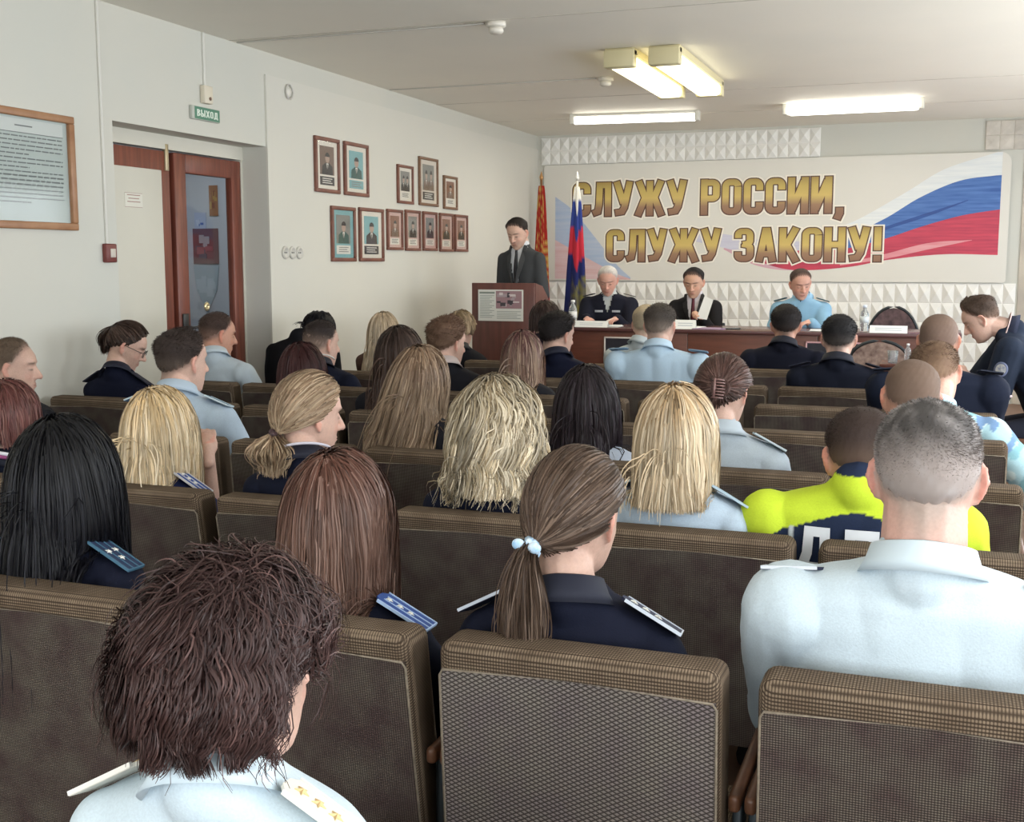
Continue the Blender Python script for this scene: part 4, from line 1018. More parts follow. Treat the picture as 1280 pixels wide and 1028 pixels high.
# exit sign
y0, z1 = on_left(236, 131, XL); y1, _z = on_left(271, 150, XL); z0 = on_left(236, 148, XL)[1]
t = thing('exit_sign', 'green exit sign above the doorway with white letters', 'exit sign', (XL, (y0+y1)/2, z0), PI/2); w = (y1-y0)/2; h = z1-z0
MB().bev(-w, w, -.022, 0, 0, h+.0, .003).build('casing', plain('grey_casing', (.45,.47,.42), .5), t)
MB().box(-w+.022, w-.004, -.0235, -.022, .004, h-.004).build('face', plain('green_plastic', (.06,.20,.13), .4), t)
mb = MB(); txt = 'ВЫХОД'; adv = sum(G[c][0]+.06 for c in txt); k = (2*w-.06)/adv; x = -w+.04
for c in txt: strokes(mb, G[c][1], .075, Matrix.Translation((x, -.025, h*.24)) @ Matrix.Diagonal((k, 1, h*.52, 1)), 0); x += (G[c][0]+.06)*k
mb.build('lettering', plain('white_lettering', (.70,.78,.70), .5), t)
yy, zz = on_left(255, 120, XL)
t = thing('wall_sounder', 'cream sounder box on the wall above the exit sign', 'alarm box', (XL, yy, zz-.045), PI/2)
MB().bev(-.04, .04, -.035, 0, 0, .10, .006).build('housing', plain('cream_plastic', (.68,.62,.50), .5), t)
MB().lathe([(.001,0),(.010,0),(.010,.004),(.001,.004)], 14, 0, Matrix.Translation((.008, -.0355, .028)) @ Matrix.Rotation(PI/2, 4, 'X')).build('lens', plain('brown_lens', (.16,.08,.05), .4), t)
m_cond = plain('white_conduit', (.66,.65,.60), .6)
tag(MB().bev(XL, XL+.012, yy-.008, yy+.008, zz+.056, ZC-.001, .003).build('cable_conduit', m_cond), 'thin cable conduit dropping from the ceiling to the cream box', 'conduit')
tag(MB().bev(XL, XL+.012, 4.885, 4.90, 1.595, ZC-.001, .003).build('cable_conduit', m_cond), 'thin cable conduit running from the ceiling to the red switch box', 'conduit')
t = thing('call_point', 'small dark red manual call point left of the doorway', 'alarm switch', (XL, 4.90, 1.50), PI/2)
MB().bev(-.040, .040, -.03, 0, 0, .095, .006).build('housing', plain('dark_red_plastic', (.16,.035,.03), .45), t)
MB().bev(-.012, .026, -.034, -.028, .025, .070, .003).build('window', plain('pale_button', (.55,.50,.44), .4), t)
yy, zz = on_left(360, 115)
t = thing('wall_clip', 'small round white ring fitting high on the left wall', 'fitting', (XL+.014, yy, zz), PI/2)
mb = MB(); mb.tube([(.040*math.cos(a), -.012, .045*math.sin(a)) for a in [2*PI*i/24 for i in range(25)]], .006, 6); mb.build('ring', plain('grey_white_plastic', (.55,.53,.49), .5), t)
MB().lathe([(.001,0),(.034,0),(.030,.010),(.001,.012)], 20, 0, Matrix.Rotation(PI/2, 4, 'X')).build('disc', plain('off_white_plastic', (.72,.70,.64), .5), t)
yy, zz = on_left(365, 316)
t = thing('triple_socket', 'row of three round white wall sockets below the portraits', 'socket', (XL+.014, yy, zz), PI/2)
for i in range(3):
    o = MB().lathe([(.001,0),(.042,0),(.040,.012),(.028,.014),(.026,.006),(.001,.006)], 20, 0, Matrix.Translation(((i-1)*.088,0,0)) @ Matrix.Rotation(PI/2, 4, 'X')).build('socket', plain('socket_plastic', (.60,.58,.53), .45), t)
    MB().lathe([(.001,.006),(.005,.006),(.005,.008),(.001,.008)], 8, 0, Matrix.Translation(((i-1)*.088-.01,0,0)) @ Matrix.Rotation(PI/2, 4, 'X')).lathe([(.001,.006),(.005,.006),(.005,.008),(.001,.008)], 8, 0, Matrix.Translation(((i-1)*.088+.01,0,0)) @ Matrix.Rotation(PI/2, 4, 'X')).build('pin_hole', m_dark, o)
# ceiling
def at_z(px, py, Z):
    d = ray(px, py); t = (Z-EYE)/d[2]; return Vector((d[0]*t, d[1]*t, Z))
for px, py, lb in ((620,36,'white smoke detector on the ceiling nearest the camera'),(757,103,'white smoke detector on the ceiling near the front lamps')):
    p = at_z(px, py, 2.765); t = thing('smoke_detector', lb, 'smoke detector', (p.x, p.y, ZC), 0, 'ceiling smoke detectors')
    m_ = plain('detector_plastic', (.70,.66,.58), .5)
    MB().lathe([(.001,0),(.055,0),(.055,-.022),(.048,-.028),(.001,-.028)], 24, 0).build('base', m_, t)
    MB().lathe([(.001,-.028),(.038,-.028),(.042,-.05),(.030,-.062),(.001,-.062)], 24, 0).build('sensor', m_, t)
for px, py, lb, dx in ((618,36,'thin cable along the ceiling leading to the nearest smoke detector',0),(755,103,'thin cable along the ceiling leading to the front smoke detector',0)):
    p = at_z(px, py, 2.765); tag(MB().bev(XL+.02, p.x-.058, p.y-.006, p.y+.006, ZC-.008, ZC-.001, .002).build('ceiling_cable', plain('cable_sheath', (.50,.48,.44), .6)), lb, 'cable')
m_tubel = emit('lit_fluorescent', (1,.97,.86), 7); m_tubey = emit('lit_yellow_diffuser', (1,.93,.62), 3.2)
m_fix = plain('fixture_enamel', (.70,.68,.60), .5); m_fixy = plain('yellowed_fixture', (.62,.55,.33), .5)
def lamp_h(pa, pb, lb, diff):
    a, b = at_z(*pa, 2.735), at_z(*pb, 2.735); c = (a+b)/2; L = (b-a).length; t = thing('ceiling_lamp', lb, 'ceiling lamp', (c.x, c.y, ZC), math.atan2(b.y-a.y, b.x-a.x))
    MB().bev(-L/2, L/2, -.05, .05, -.022, 0, .004).build('body', m_fix, t)
    for s in (-1, 1): MB().bev(s*L/2-.02, s*L/2+.02, -.055, .055, -.085, 0, .005).build('end_cap', m_fix, t)
    mb = MB()
    if diff: mb.bev(-L/2+.02, L/2-.02, -.085, .085, -.085, -.022, .02, 3)
    else: mb.tube([(-L/2+.02,0,-.055),(L/2-.02,0,-.055)], .030, 14)
    mb.build('diffuser' if diff else 'tube', m_tubel, t)
    l = bpy.data.lights.new('lamp_light', 'AREA'); l.shape = 'RECTANGLE'; l.size = L; l.size_y = .12; l.energy = 11; l.color = (1,.93,.80)
    o = link(bpy.data.objects.new('lamp_light', l), t); o.location = (0,0,-.10)
lamp_h((716,153), (872,148), 'bare fluorescent tube lamp on the ceiling above the podium', False)
lamp_h((982,141), (1152,133), 'wide lit fluorescent ceiling lamp above the table right of centre', True)
for xa, lb in ((-1.92, 'left one of the paired yellowed ceiling lamps'), (-1.64, 'right one of the paired yellowed ceiling lamps')):
    t = thing('ceiling_lamp', lb, 'ceiling lamp', (xa, 7.82, ZC), 0, 'paired yellowed ceiling lamps')
    MB().bev(-.095, .095, -.74, .74, -.045, 0, .004).build('body', m_fixy, t)
    for s in (-1, 1): MB().bev(-.095, .095, s*.72-.04, s*.72+.04, -.115, -.01, .006).build('end_cap', m_fixy, t)
    MB().bev(-.085, .085, -.70, .70, -.115, -.035, .03, 4).build('diffuser', m_tubey, t)
    l = bpy.data.lights.new('lamp_light', 'AREA'); l.shape = 'RECTANGLE'; l.size = .16; l.size_y = 1.3; l.energy = 7; l.color = (1,.88,.58)
    o = link(bpy.data.objects.new('lamp_light', l), t); o.location = (0,0,-.12)

# ================================================================== podium, table and what stands on them
PZ = .2
m_pod = plain('dark_red_laminate', (.13,.042,.032), .35, c2=(.085,.028,.022), scale=5, stretch=(6,6,.8)); m_ply = plain('table_front_laminate', (.145,.05,.032), .35, c2=(.10,.034,.023), scale=5, stretch=(.8,6,6))
t = thing('podium', 'dark red-brown speaker podium with a printed sheet on its front', 'podium', (-3.17, 8.52, PZ))
MB().bev(-.23, .28, -.22, -.195, .0, 1.145, .004).build('front_panel', m_pod, t)
prof = [(-.20,0),(.28,0),(.28,.80),(.20,.92),(.08,1.04),(-.04,1.12),(-.20,1.145)]
for s, lb in ((-.23, None), (.265, None)):
    mb = MB(); mb.add([(s+dx, y, z) for dx in (0, .018) for y, z in prof], [tuple(range(7)), tuple(range(13, 6, -1))]+[(i, (i+1) % 7, (i+1) % 7+7, i+7) for i in range(7)]); mb.build('side_panel', m_pod, t)
MB().bev(-.23, .28, -.20, .10, 1.02, 1.035, .003).build('reading_shelf', m_pod, t); MB().bev(-.21, .265, -.19, .26, .5, .515, .003).build('shelf', m_pod, t)
a = at(598,362,8.296); b_ = at(654,402,8.296)
o = tag(MB().box(a.x, b_.x, 8.292, 8.298, b_.z, a.z, 0).build('printed_sheet', [plain('white_print_paper', (.66,.66,.62), .5)]), 'printed sheet with a photograph fixed on the podium front', 'poster')
W_ = b_.x-a.x; Hh = a.z-b_.z
mb = MB().box(a.x+W_*.40, b_.x-W_*.03, 8.2905, 8.292, a.z-Hh*.60, a.z-Hh*.04, 0)
r = random.Random(5)
for k in range(16):
    x = a.x+W_*r.uniform(.42,.80); z = a.z-Hh*r.uniform(.15,.55); mb.box(x, x+W_*r.uniform(.05,.15), 8.2900-.0001*k, 8.2905, z, z+Hh*r.uniform(.03,.12), 1+k % 3)
mb.build('picture', [plain('photo_mauve', (.30,.18,.20), .5), plain('photo_dark', (.05,.04,.05), .5), plain('photo_grey', (.35,.28,.30), .5), plain('photo_light', (.60,.52,.52), .5)], o)
mb = MB().box(a.x+W_*.03, a.x+W_*.37, 8.2905, 8.292, a.z-Hh*.13, a.z-Hh*.07)
for i in range(14): mb.box(a.x+W_*.04, a.x+W_*(.36-.05*(i % 3)), 8.2905, 8.292, a.z-Hh*(.20+.053*i), a.z-Hh*(.185+.053*i))
for i in range(5): mb.box(a.x+W_*.42, a.x+W_*(.95-.08*(i % 2)), 8.2905, 8.292, a.z-Hh*(.70+.055*i), a.z-Hh*(.685+.055*i))
mb.build('text_lines', plain('print_ink', (.22,.25,.22), .6), o)

TY0, TY1, TX0, TX1, TT = 8.9, 9.55, -2.85, .14, .985
t = thing('presidium_table', 'long dark red-brown table with closed front on the platform', 'table', ((TX0+TX1)/2, (TY0+TY1)/2, PZ)); hw = (TX1-TX0)/2; hd = (TY1-TY0)/2; th = TT-PZ
MB().bev(-hw, hw, -hd, hd, th-.028, th, .004).build('tabletop', plain('dark_tabletop', (.10,.045,.045), .25), t)
for i in range(3): MB().bev(-hw+.02+i*(2*hw-.04)/3+.002, -hw+.02+(i+1)*(2*hw-.04)/3-.002, -hd+.02, -hd+.04, .02, th-.028, .003).build('front_panel', m_ply, t)
for s in (-hw+.02, 0, hw-.04): MB().bev(s, s+.02, -hd+.04, hd-.02, 0, th-.028, .003).build('leg_panel', m_ply, t)
def sign(px0, py0, px1, lb, rim, h=.24):
    a = at(px0, py0, TY0+.008); b = at(px1, py0, TY0+.008); t = thing('table_sign', lb, 'sign', ((a.x+b.x)/2, TY0+.019, a.z-h)); w = (b.x-a.x)/2
    mb = MB()
    for q in ((-w,w,0,.012),(-w,w,h-.012,h),(-w,-w+.012,0,h),(w-.012,w,0,h)): mb.bev(q[0], q[1], -.014, 0, q[2], q[3], .002)
    mb.build('frame', plain('sign_rim', rim, .5), t); MB().box(-w+.01, w-.01, -.008, 0, .01, h-.01).build('panel', plain('black_sign_panel', (.02,.02,.03), .4), t)
sign(755, 421, 812, 'dark white-rimmed sign on the table front below the papers of the grey-haired policeman', (.65,.62,.60))
sign(1007, 427, 1078, 'dark pink-rimmed sign on the table front behind the front round-backed chair', (.60,.36,.40))
m_pap = plain('white_paper', (.82,.84,.84), .7)
def sheet_stack(px, py, w, d, lb, n=4, rz=0, lift=0, name='paper_stack'):
    p = at(px, py, 9.0); t = thing(name, lb, 'papers', (p.x, 9.0+d/2, TT), rz)
    for i in range(n):
        a = (i*37 % 11-5)*.02; MB().box(-w/2, w/2, -d/2, d/2, i*.004, i*.004+.002, 0, Matrix.Rotation(a, 4, 'Z')).build('sheet', m_pap, t)
    if lift:
        vs = []; n_ = 8
        for i in range(n_+1):
            u = i/n_; vs += [(-w*.1+u*w*.45, -d*.35, n*.004+lift*math.sin(u*1.5)**2), (-w*.3+u*w*.45, d*.3, n*.004+lift*.7*math.sin(u*1.5)**2)]
        vs += [(x, y, z+.0015) for x, y, z in vs]; m = 2*(n_+1); fs = []
        for i in range(n_): a = i*2; fs += [(a, a+2, a+3, a+1), (m+a, m+a+1, m+a+3, m+a+2), (a, m+a, m+a+2, a+2), (a+1, a+3, m+a+3, m+a+1)]
        MB().add(vs, fs, 0, True).build('curled_sheet', m_pap, t)
sheet_stack(752, 409, .26, .20, 'loose white papers before the grey-haired policeman', 3, .1, .06)
sheet_stack(852, 410, .28, .22, 'white papers spread before the man with the dark red tie', 3, -.2, .05)
sheet_stack(1028, 412, .20, .20, 'white paper before the man in the light blue shirt', 2, .1)
def tent(px0, px1, py0, py1, lb, Y=8.96):
    a = at(px0, py0, Y); b = at(px1, py1, Y); w = (b.x-a.x)/2; h = a.z-TT; t = thing('name_card', lb, 'name card', ((a.x+b.x)/2, Y+.03, TT))
    mb = MB(); mb.add([(-w,-.03,0),(w,-.03,0),(w,0,h),(-w,0,h),(-w,.03,0),(w,.03,0)], [(0,1,2,3),(3,2,5,4)]); mb.add([(-w,-.028,0),(w,-.028,0),(w,0,h-.002),(-w,0,h-.002),(-w,.028,0),(w,.028,0)], [(3,2,1,0),(4,5,2,3)]); mb.build('card', m_pap, t)
    mb = MB()
    for k in range(2): z = h*(.35+.25*k); yb = -.03*(1-z/h)-.001; mb.box(-w*.7, w*.7, yb-.0005, yb, z, z+h*.07)
    mb.build('text_lines', plain('card_ink', (.5,.55,.62), .6), t)
tent(718, 759, 401, 411, 'folded white name card at the podium end of the table')
tent(1087, 1134, 407, 417, 'folded white name card before the empty round-backed chair')
tent(843, 869, 400, 411, 'folded white name card before the man with the dark red tie')
m_pet, nt, b = newmat('clear_bottle_plastic'); b.inputs['Base Color'].default_value = (.90,.95,.97,1); b.inputs['Roughness'].default_value = .08; b.inputs['Transmission Weight'].default_value = .85; b.inputs['IOR'].default_value = 1.2
def bottle(x, y, z, lb, h=.20, cap=(.65,.72,.85), label_col=(.62,.68,.72), lab=True):
    t = thing('water_bottle', lb, 'bottle', (x, y, z), 0, 'clear plastic water bottles'); k = h/.20
    MB().lathe([(.001,0),(.028,0),(.031,.006),(.031,.05),(.029,.058),(.031,.066),(.031,.125),(.026,.145),(.013,.165),(.012,.182),(.001,.182)], 20, 0, Matrix.Scale(k, 4)).build('bottle_body', m_pet, t)
    MB().lathe([(.001,.180),(.0155,.180),(.0155,.198),(.001,.200)], 14, 0, Matrix.Scale(k, 4)).build('cap', plain('bottle_cap', cap, .4), t)
    if lab: MB().lathe([(.0305,.066),(.0318,.066),(.0318,.112),(.0305,.112)], 20, 0, Matrix.Scale(k, 4)).build('label_band', plain('bottle_label', label_col, .5), t)
p = at(716,408,9.02); bottle(p.x, 9.02, TT, 'clear water bottle with white label at the podium end of the table', .215, (.8,.8,.8), (.75,.75,.75))
p = at(979,414,9.1); bottle(p.x, 9.1, TT, 'clear water bottle left of the man in the light blue shirt', .18)
p = at(969,412,9.2); bottle(p.x, 9.2, TT, 'clear water bottle standing behind the one left of the light blue shirt', .15, lab=False)
p = at(1080,414,9.1); bottle(p.x, 9.1, TT, 'clear water bottle left of the empty chair name card', .20)
p = at(912,411,9.0); t = thing('mobile_phone', 'black mobile phone lying on the table right of the dark suited man', 'phone', (p.x, 9.05, TT), .1)
MB().bev(-.075, .075, -.036, .036, 0, .010, .004).build('phone_body', m_dark, t); MB().box(-.066, .066, -.032, .032, .010, .0106).build('screen', plain('black_screen', (.01,.01,.012), .1), t)
p = at(888,411,8.96); tag(MB().bev(p.x-.14, p.x+.11, 8.93, 9.12, TT, TT+.008, .003).build('document_folder', plain('mauve_folder', (.30,.20,.32), .5)), 'flat mauve folder on the table under the dark red tie man', 'folder')
# small stand before the table with bottle and tumbler
t = thing('side_stand', 'low brown stand in front of the table holding a bottle and glass', 'stand', (-.16, 8.3, PZ))
MB().bev(-.22, .20, -.16, .16, .60, .625, .004).build('top', m_ply, t)
for sx_ in (-.20, .16):
    for sy_ in (-.14, .12): MB().bev(sx_, sx_+.025, sy_, sy_+.025, 0, .60, .003).build('leg', m_ply, t)
bottle(-.205, 8.22, PZ+.625, 'clear water bottle with white cap on the low stand', .135, (.85,.85,.85), lab=False)
t = thing('drinking_glass', 'clear tumbler beside the bottle on the low stand', 'glass', (-.30, 8.22, PZ+.625)); MB().lathe([(.001,0),(.030,0),(.036,.085),(.033,.085),(.028,.006),(.001,.006)], 20).build('tumbler', m_pet, t)

# banquet chairs
m_pattern = plain('patterned_upholstery', (.34,.25,.21), .8, c2=(.12,.07,.06), scale=26, detail=3); m_pattern2 = plain('dark_patterned_upholstery', (.15,.09,.09), .8, c2=(.05,.03,.035), scale=20, detail=3)
def banquet(x, y, rz, lb, mp, z0=PZ, w=.23, topz=.93):
    t = thing('banquet_chair', lb, 'chair', (x, y, z0), rz, 'round-backed upholstered chairs')
    def arch(w_, h0, h1, n=16): return [(w_*math.cos(a), h0+(h1-h0)*math.sin(a)) for a in [PI*i/n for i in range(n+1)]]
    out = arch(w, .60, topz)
    MB().prism([(w*.94, .50)]+arch(w*.95, .60, topz-.012)+[(-w*.94, .50)], -.245, -.205).build('backrest', mp, t)
    MB().tube([(-w*.8, -.17, .0), (-w*.9, -.20, .45)]+[(-p[0], -.225, p[1]) for p in out]+[(w*.9, -.20, .45), (w*.8, -.17, .0)], .012, 8).build('back_frame', m_dark, t)
    MB().bev(-.21, .21, -.20, .22, .42, .49, .03, 4).build('seat', mp, t)
    for s in (-1, 1): MB().tube([(s*.19, .19, 0), (s*.18, .18, .43)], .011, 8).build('leg', m_dark, t)
banquet(-.38, 9.95, PI, 'empty round-backed dark patterned chair behind the table', m_pattern2, PZ, .215, .935)
banquet(-.41, 8.45, PI, 'empty round-backed patterned chair in front of the table', m_pattern, PZ, .20, .745)
# flags
def flag(x, y, zt, zb, wt, wb, label, colfn, pole_c, seedf, finial, lean=0):
    t = thing('flag', label, 'flag', (x, y, PZ)); n, m = 60, 40; V = []
    for i in range(m+1):
        u = i/m; z = (zt+(zb-zt)*u)-PZ; w_ = wt+(wb-wt)*u**.75
        for j in range(n):
            a = 2*PI*j/n; rr = 1+.22*math.sin(a*5+seedf+u*1.5)+.1*math.sin(a*9+u*3)
            V.append((w_*rr*math.cos(a)+lean*u, w_*.55*rr*math.sin(a)+.01, z+.015*math.sin(a*3)*u))
    V = np.array(V); q = np.array([(i*n+j, i*n+(j+1) % n, (i+1)*n+(j+1) % n, (i+1)*n+j) for i in range(m) for j in range(n)])
    numpy_mesh('flag_cloth', V, q, colfn(V, zt-PZ, zb-PZ), M['cloth'], t)
    MB().tube([(0,.01,0.0),(0,.01,zt-PZ+.06)], .012, 8).build('pole', plain('flagpole', pole_c, .4), t)
    MB().lathe([(.001,0),(.014,0),(.020,.03),(.006,.075),(.001,.09)], 12, 0, Matrix.Translation((0,.01,zt-PZ+.055))).build('finial', plain('finial_metal', finial, .35, .5), t)
    MB().lathe([(.001,0),(.12,0),(.12,.02),(.03,.04),(.02,.16),(.001,.16)], 20, 0, Matrix.Translation((0,.01,0))).build('flag_stand', m_dark, t)
def col1(V, a, b):
    c = np.tile((.32,.022,.018), (len(V), 1)); ang = np.arctan2(V[:,1], V[:,0]); g = np.sin(ang*9+V[:,2]*38)*np.sin(ang*6-V[:,2]*46)+.5*wob(V, 4, 60)
    return mixc(c, (.50,.33,.09), sstep(.35,.6, g))
def col2(V, a, b):
    u = (a-V[:,2])/(a-b)+.05*np.sin(np.arctan2(V[:,1], V[:,0])*2+1)
    c = np.tile((.70,.68,.62), (len(V), 1)); c = np.where((u > .13)[:,None], (.03,.05,.22), c); c = np.where((u > .31)[:,None], (.48,.03,.05), c); c = np.where((u > .50)[:,None], (.018,.025,.12), c)
    yel = sstep(-.2,.1, V[:,0]*4+.6*(u-.78)+.10)*(u > .62); return mixc(c, (.20,.18,.05), np.clip(yel*(.7+.4*wob(V, 3, 60)), 0, 1))
flag(-3.86, 11.28, 2.27, .75, .025, .085, 'red banner with gold ornament on a pole in the corner behind the podium', col1, (.25,.12,.05), 1, (.55,.30,.12))
flag(-3.24, 10.5, 2.20, .80, .020, .105, 'white blue red tricolour flag hanging furled on a pole behind the table', col2, (.6,.58,.52), 2.4, (.75,.74,.70))
# ================================================================== auditorium seats
def math_(nt, op, a, b_=None):
    n = N(nt, 'ShaderNodeMath', operation=op)
    for i, v in enumerate((a, b_)):
        if v is None: continue
        if isinstance(v, (int, float)): n.inputs[i].default_value = v
        else: nt.links.new(v, n.inputs[i])
    return n.outputs[0]
def weave(name, dark, light, tint, pu, pv, diamond=False, amt=1.0):
    m, nt, b = newmat(name); b.inputs['Roughness'].default_value = .9; b.inputs['Specular IOR Level'].default_value = .12
    tc = N(nt, 'ShaderNodeTexCoord'); oi = N(nt, 'ShaderNodeObjectInfo'); sx = N(nt, 'ShaderNodeSeparateXYZ'); nt.links.new(tc.outputs['Object'], sx.inputs[0])
    u = sx.outputs['X']; v = math_(nt, 'SUBTRACT', sx.outputs['Z'], sx.outputs['Y'])
    if diamond:
        a = math_(nt, 'ADD', math_(nt, 'DIVIDE', u, pu), math_(nt, 'DIVIDE', v, pv)); c = math_(nt, 'SUBTRACT', math_(nt, 'DIVIDE', u, pu), math_(nt, 'DIVIDE', v, pv))
        fa = math_(nt, 'ABSOLUTE', math_(nt, 'SUBTRACT', math_(nt, 'FRACT', a), .5)); fc = math_(nt, 'ABSOLUTE', math_(nt, 'SUBTRACT', math_(nt, 'FRACT', c), .5))
        w = math_(nt, 'MULTIPLY', math_(nt, 'SUBTRACT', .47, math_(nt, 'MAXIMUM', fa, fc)), 3.6)
    else:
        su = math_(nt, 'SINE', math_(nt, 'MULTIPLY', u, 2*PI/pu)); sv = math_(nt, 'SINE', math_(nt, 'MULTIPLY', v, 2*PI/pv))
        w = math_(nt, 'ADD', math_(nt, 'MULTIPLY', math_(nt, 'MULTIPLY', math_(nt, 'ADD', su, 1.0), math_(nt, 'ADD', sv, 1.0)), .33), math_(nt, 'MULTIPLY', math_(nt, 'ADD', sv, 1.), .12))
    cl = N(nt, 'ShaderNodeClamp'); nt.links.new(w, cl.inputs[0])
    ad = N(nt, 'ShaderNodeVectorMath', operation='ADD'); nt.links.new(tc.outputs['Object'], ad.inputs[0]); nt.links.new(oi.outputs['Location'], ad.inputs[1])
    nz = N(nt, 'ShaderNodeTexNoise'); nz.inputs['Scale'].default_value = 14; nz.inputs['Detail'].default_value = 5; nt.links.new(ad.outputs[0], nz.inputs['Vector'])
    r = N(nt, 'ShaderNodeValToRGB'); r.color_ramp.elements[0].position = .35; r.color_ramp.elements[1].position = .68; r.color_ramp.elements[0].color = rgb(light); r.color_ramp.elements[1].color = rgb(tint); nt.links.new(nz.outputs['Fac'], r.inputs[0])
    mx = N(nt, 'ShaderNodeMix', data_type='RGBA'); nt.links.new(cl.outputs[0], mx.inputs['Factor']); mx.inputs['A'].default_value = rgb(dark); nt.links.new(r.outputs[0], mx.inputs['B'])
    nt.links.new(mx.outputs['Result'], b.inputs['Base Color'])
    bp = N(nt, 'ShaderNodeBump'); bp.inputs['Strength'].default_value = .5; bp.inputs['Distance'].default_value = .002; nt.links.new(cl.outputs[0], bp.inputs['Height']); nt.links.new(bp.outputs[0], b.inputs['Normal'])
    return m
m_wrap = weave('ribbed_tan_upholstery', (.045,.031,.021), (.245,.185,.13), (.165,.12,.082), .0050, .0062)
m_back = weave('faded_brown_upholstery', (.030,.024,.021), (.18,.155,.125), (.105,.068,.066), .0044, .0040)
m_dia = weave('diamond_grey_upholstery', (.035,.028,.026), (.25,.225,.195), (.22,.185,.185), .0145, .0085, True)
m_pipe = plain('pale_piping', (.23,.19,.14), .8, noise=.3, scale=90)
m_arm = plain('varnished_armrest', (.16,.07,.035), .4, c2=(.10,.045,.025), scale=8, stretch=(10,1,10))
m_sm = plain('seat_frame_steel', (.05,.065,.075), .4, .5)
def seat(name_m, rec):
    """one auditorium seat; local origin on the floor below the top rear edge of its back, facing +y"""
    root = bpy.data.objects.new('auditorium_seat', None); link(root); root.empty_display_size = .1
    tr_ = math.tan(math.radians(rec)); hw = .238; zt = .872; zb = .33; th = .098
    def sh(v): return (v[0], v[1]+(zt-v[2])*tr_, v[2]-.0+.006*math.cos(min(1, abs(v[0])/hw)*PI/2)*(v[2] > .8))
    mb = MB(); mb.bev(-hw, hw, 0, th, zb, zt, .022, 4)
    V = mb.v; mb.v = [sh(v) for v in V]
    # finer grid so the soft crown follows the width
    o = mb.build('backrest', m_wrap, root)
    pn = MB(); n = 16; z1 = zt-.046
    vs = []; fs = []
    for i in range(n+1):
        x = -hw+.008+(2*hw-.016)*i/n
        for z in (zb+.01, z1): vs += [sh((x, -.003, z)), sh((x, .004, z))]
    for i in range(n):
        a = i*4; fs += [(a, a+4, a+6, a+2), (a+1, a+3, a+7, a+5), (a+2, a+6, a+7, a+3), (a, a+1, a+5, a+4)]
    pn.add(vs, fs); p = pn.build('rear_panel', m_dia if name_m == 'dia' else m_back, root)
    pp = MB(); pp.tube([sh((-hw+.006, -.003, zb+.01)), sh((-hw+.006, -.003, z1-.01)), sh((-hw+.012, -.0035, z1)), sh((0, -.0035, z1+.001)), sh((hw-.012, -.0035, z1)), sh((hw-.006, -.003, z1-.01)), sh((hw-.006, -.003, zb+.01))], .0022, 6)
    pp.build('piping', m_pipe, p)
    s = MB(); s.bev(-hw+.005, hw-.005, .15, .58, .35, .44, .03, 4); s.build('seat_cushion', m_wrap, root)
    for sd in (-1, 1):
        x0, x1 = (sd*.262-.020 if sd > 0 else sd*.262), (sd*.262 if sd > 0 else sd*.262+.020)
        a = MB(); a.bev(x0, x1, .06, .46, .625, .655, .008, 3); a.build('armrest', m_arm, root)
        f = MB(); f.bev(x0+.002, x1-.002, .10, .15, .0, .625, .003); f.bev(x0+.002, x1-.002, .34, .38, .0, .625, .003); f.bev(x0+.002, x1-.002, .05, .46, .0, .03, .003); f.bev(x0+.002, x1-.002, .10, .38, .36, .42, .003); f.build('side_frame', m_sm, root)
    return root
PROTO = {k: seat(*k) for k in (('std', 5), ('std', 10), ('dia', 4), ('std', 2))}
def copy_tree(o, parent=None):
    c = o.copy(); C.objects.link(c); c.parent = parent
    for ch in o.children: copy_tree(ch, c)
    return c
ROWY = [.84, 1.71, 2.61, 3.47, 4.35, 5.15, 5.95, 6.9, 7.78]
SEATS = []
def put_seat(row, k, label, kind=None, rec=None, dx=0, dy=0):
    kd = ('dia', 4) if kind == 'dia' else ('std', rec if rec else (5, 10, 2)[(row*5+k*3) % 3])
    o = copy_tree(PROTO[kd]); o.location = (-.53*k+dx, ROWY[row]+dy, 0); o.rotation_euler = (0, 0, math.radians(((row*7+k*5) % 5-2)*.25))
    tag(o, label, 'auditorium seat', 'brown upholstered auditorium seats in rows'); SEATS.append(o); return o

# ================================================================== the audience
NAVY = (.0075, .0095, .022); BLK = (.012, .012, .016); LB = (.44, .54, .64); LBW = (.56, .66, .72)
HB = dict(dark_brown=[(.030,.018,.014),(.055,.032,.024),(.13,.085,.065)], brown=[(.085,.036,.025),(.125,.068,.050),(.24,.155,.125)], black=[(.005,.005,.006),(.007,.007,.010),(.016,.017,.024)],
          ash=[(.047,.029,.020),(.076,.049,.035),(.18,.125,.092)], lightb=[(.15,.09,.055),(.21,.145,.095),(.38,.28,.19)], blond=[(.38,.25,.13),(.48,.37,.24),(.70,.59,.43)], pale=[(.50,.35,.18),(.62,.49,.31),(.80,.70,.53)],
          curly=[(.22,.16,.09),(.46,.37,.24),(.80,.70,.53)], maroon=[(.028,.014,.013),(.045,.024,.022),(.11,.062,.056)], redb=[(.09,.03,.025),(.12,.045,.04),(.2,.1,.08)])
BROWN_SKIN = np.array([.52,.28,.20])
def put(key, label, qx, qy, row, dyy=.23, extra_top=.0, pel=None, **kw):
    p = at(qx, qy, ROWY[row]+dyy)
    d = math.hypot(p.x, p.y)
    thk = (kw.get('hair') or {}).get('thick', .016)*.8 if kw.get('hair') else (kw.get('short') or {}).get('thick', 0)
    kw.setdefault('px', d/1.45); kw.setdefault('hip_y', .05); kw.setdefault('pelvis', .52 if p.z > 1.18 else .48)
    return person(key, label, p.x-kw.get('hoff', (0,0))[0], p.y, p.z-thk+extra_top, seed=abs(hash_(key)) % 997, **kw)
def hash_(s):
    h = 7
    for c in s: h = (h*31+ord(c)) % 100003
    return h
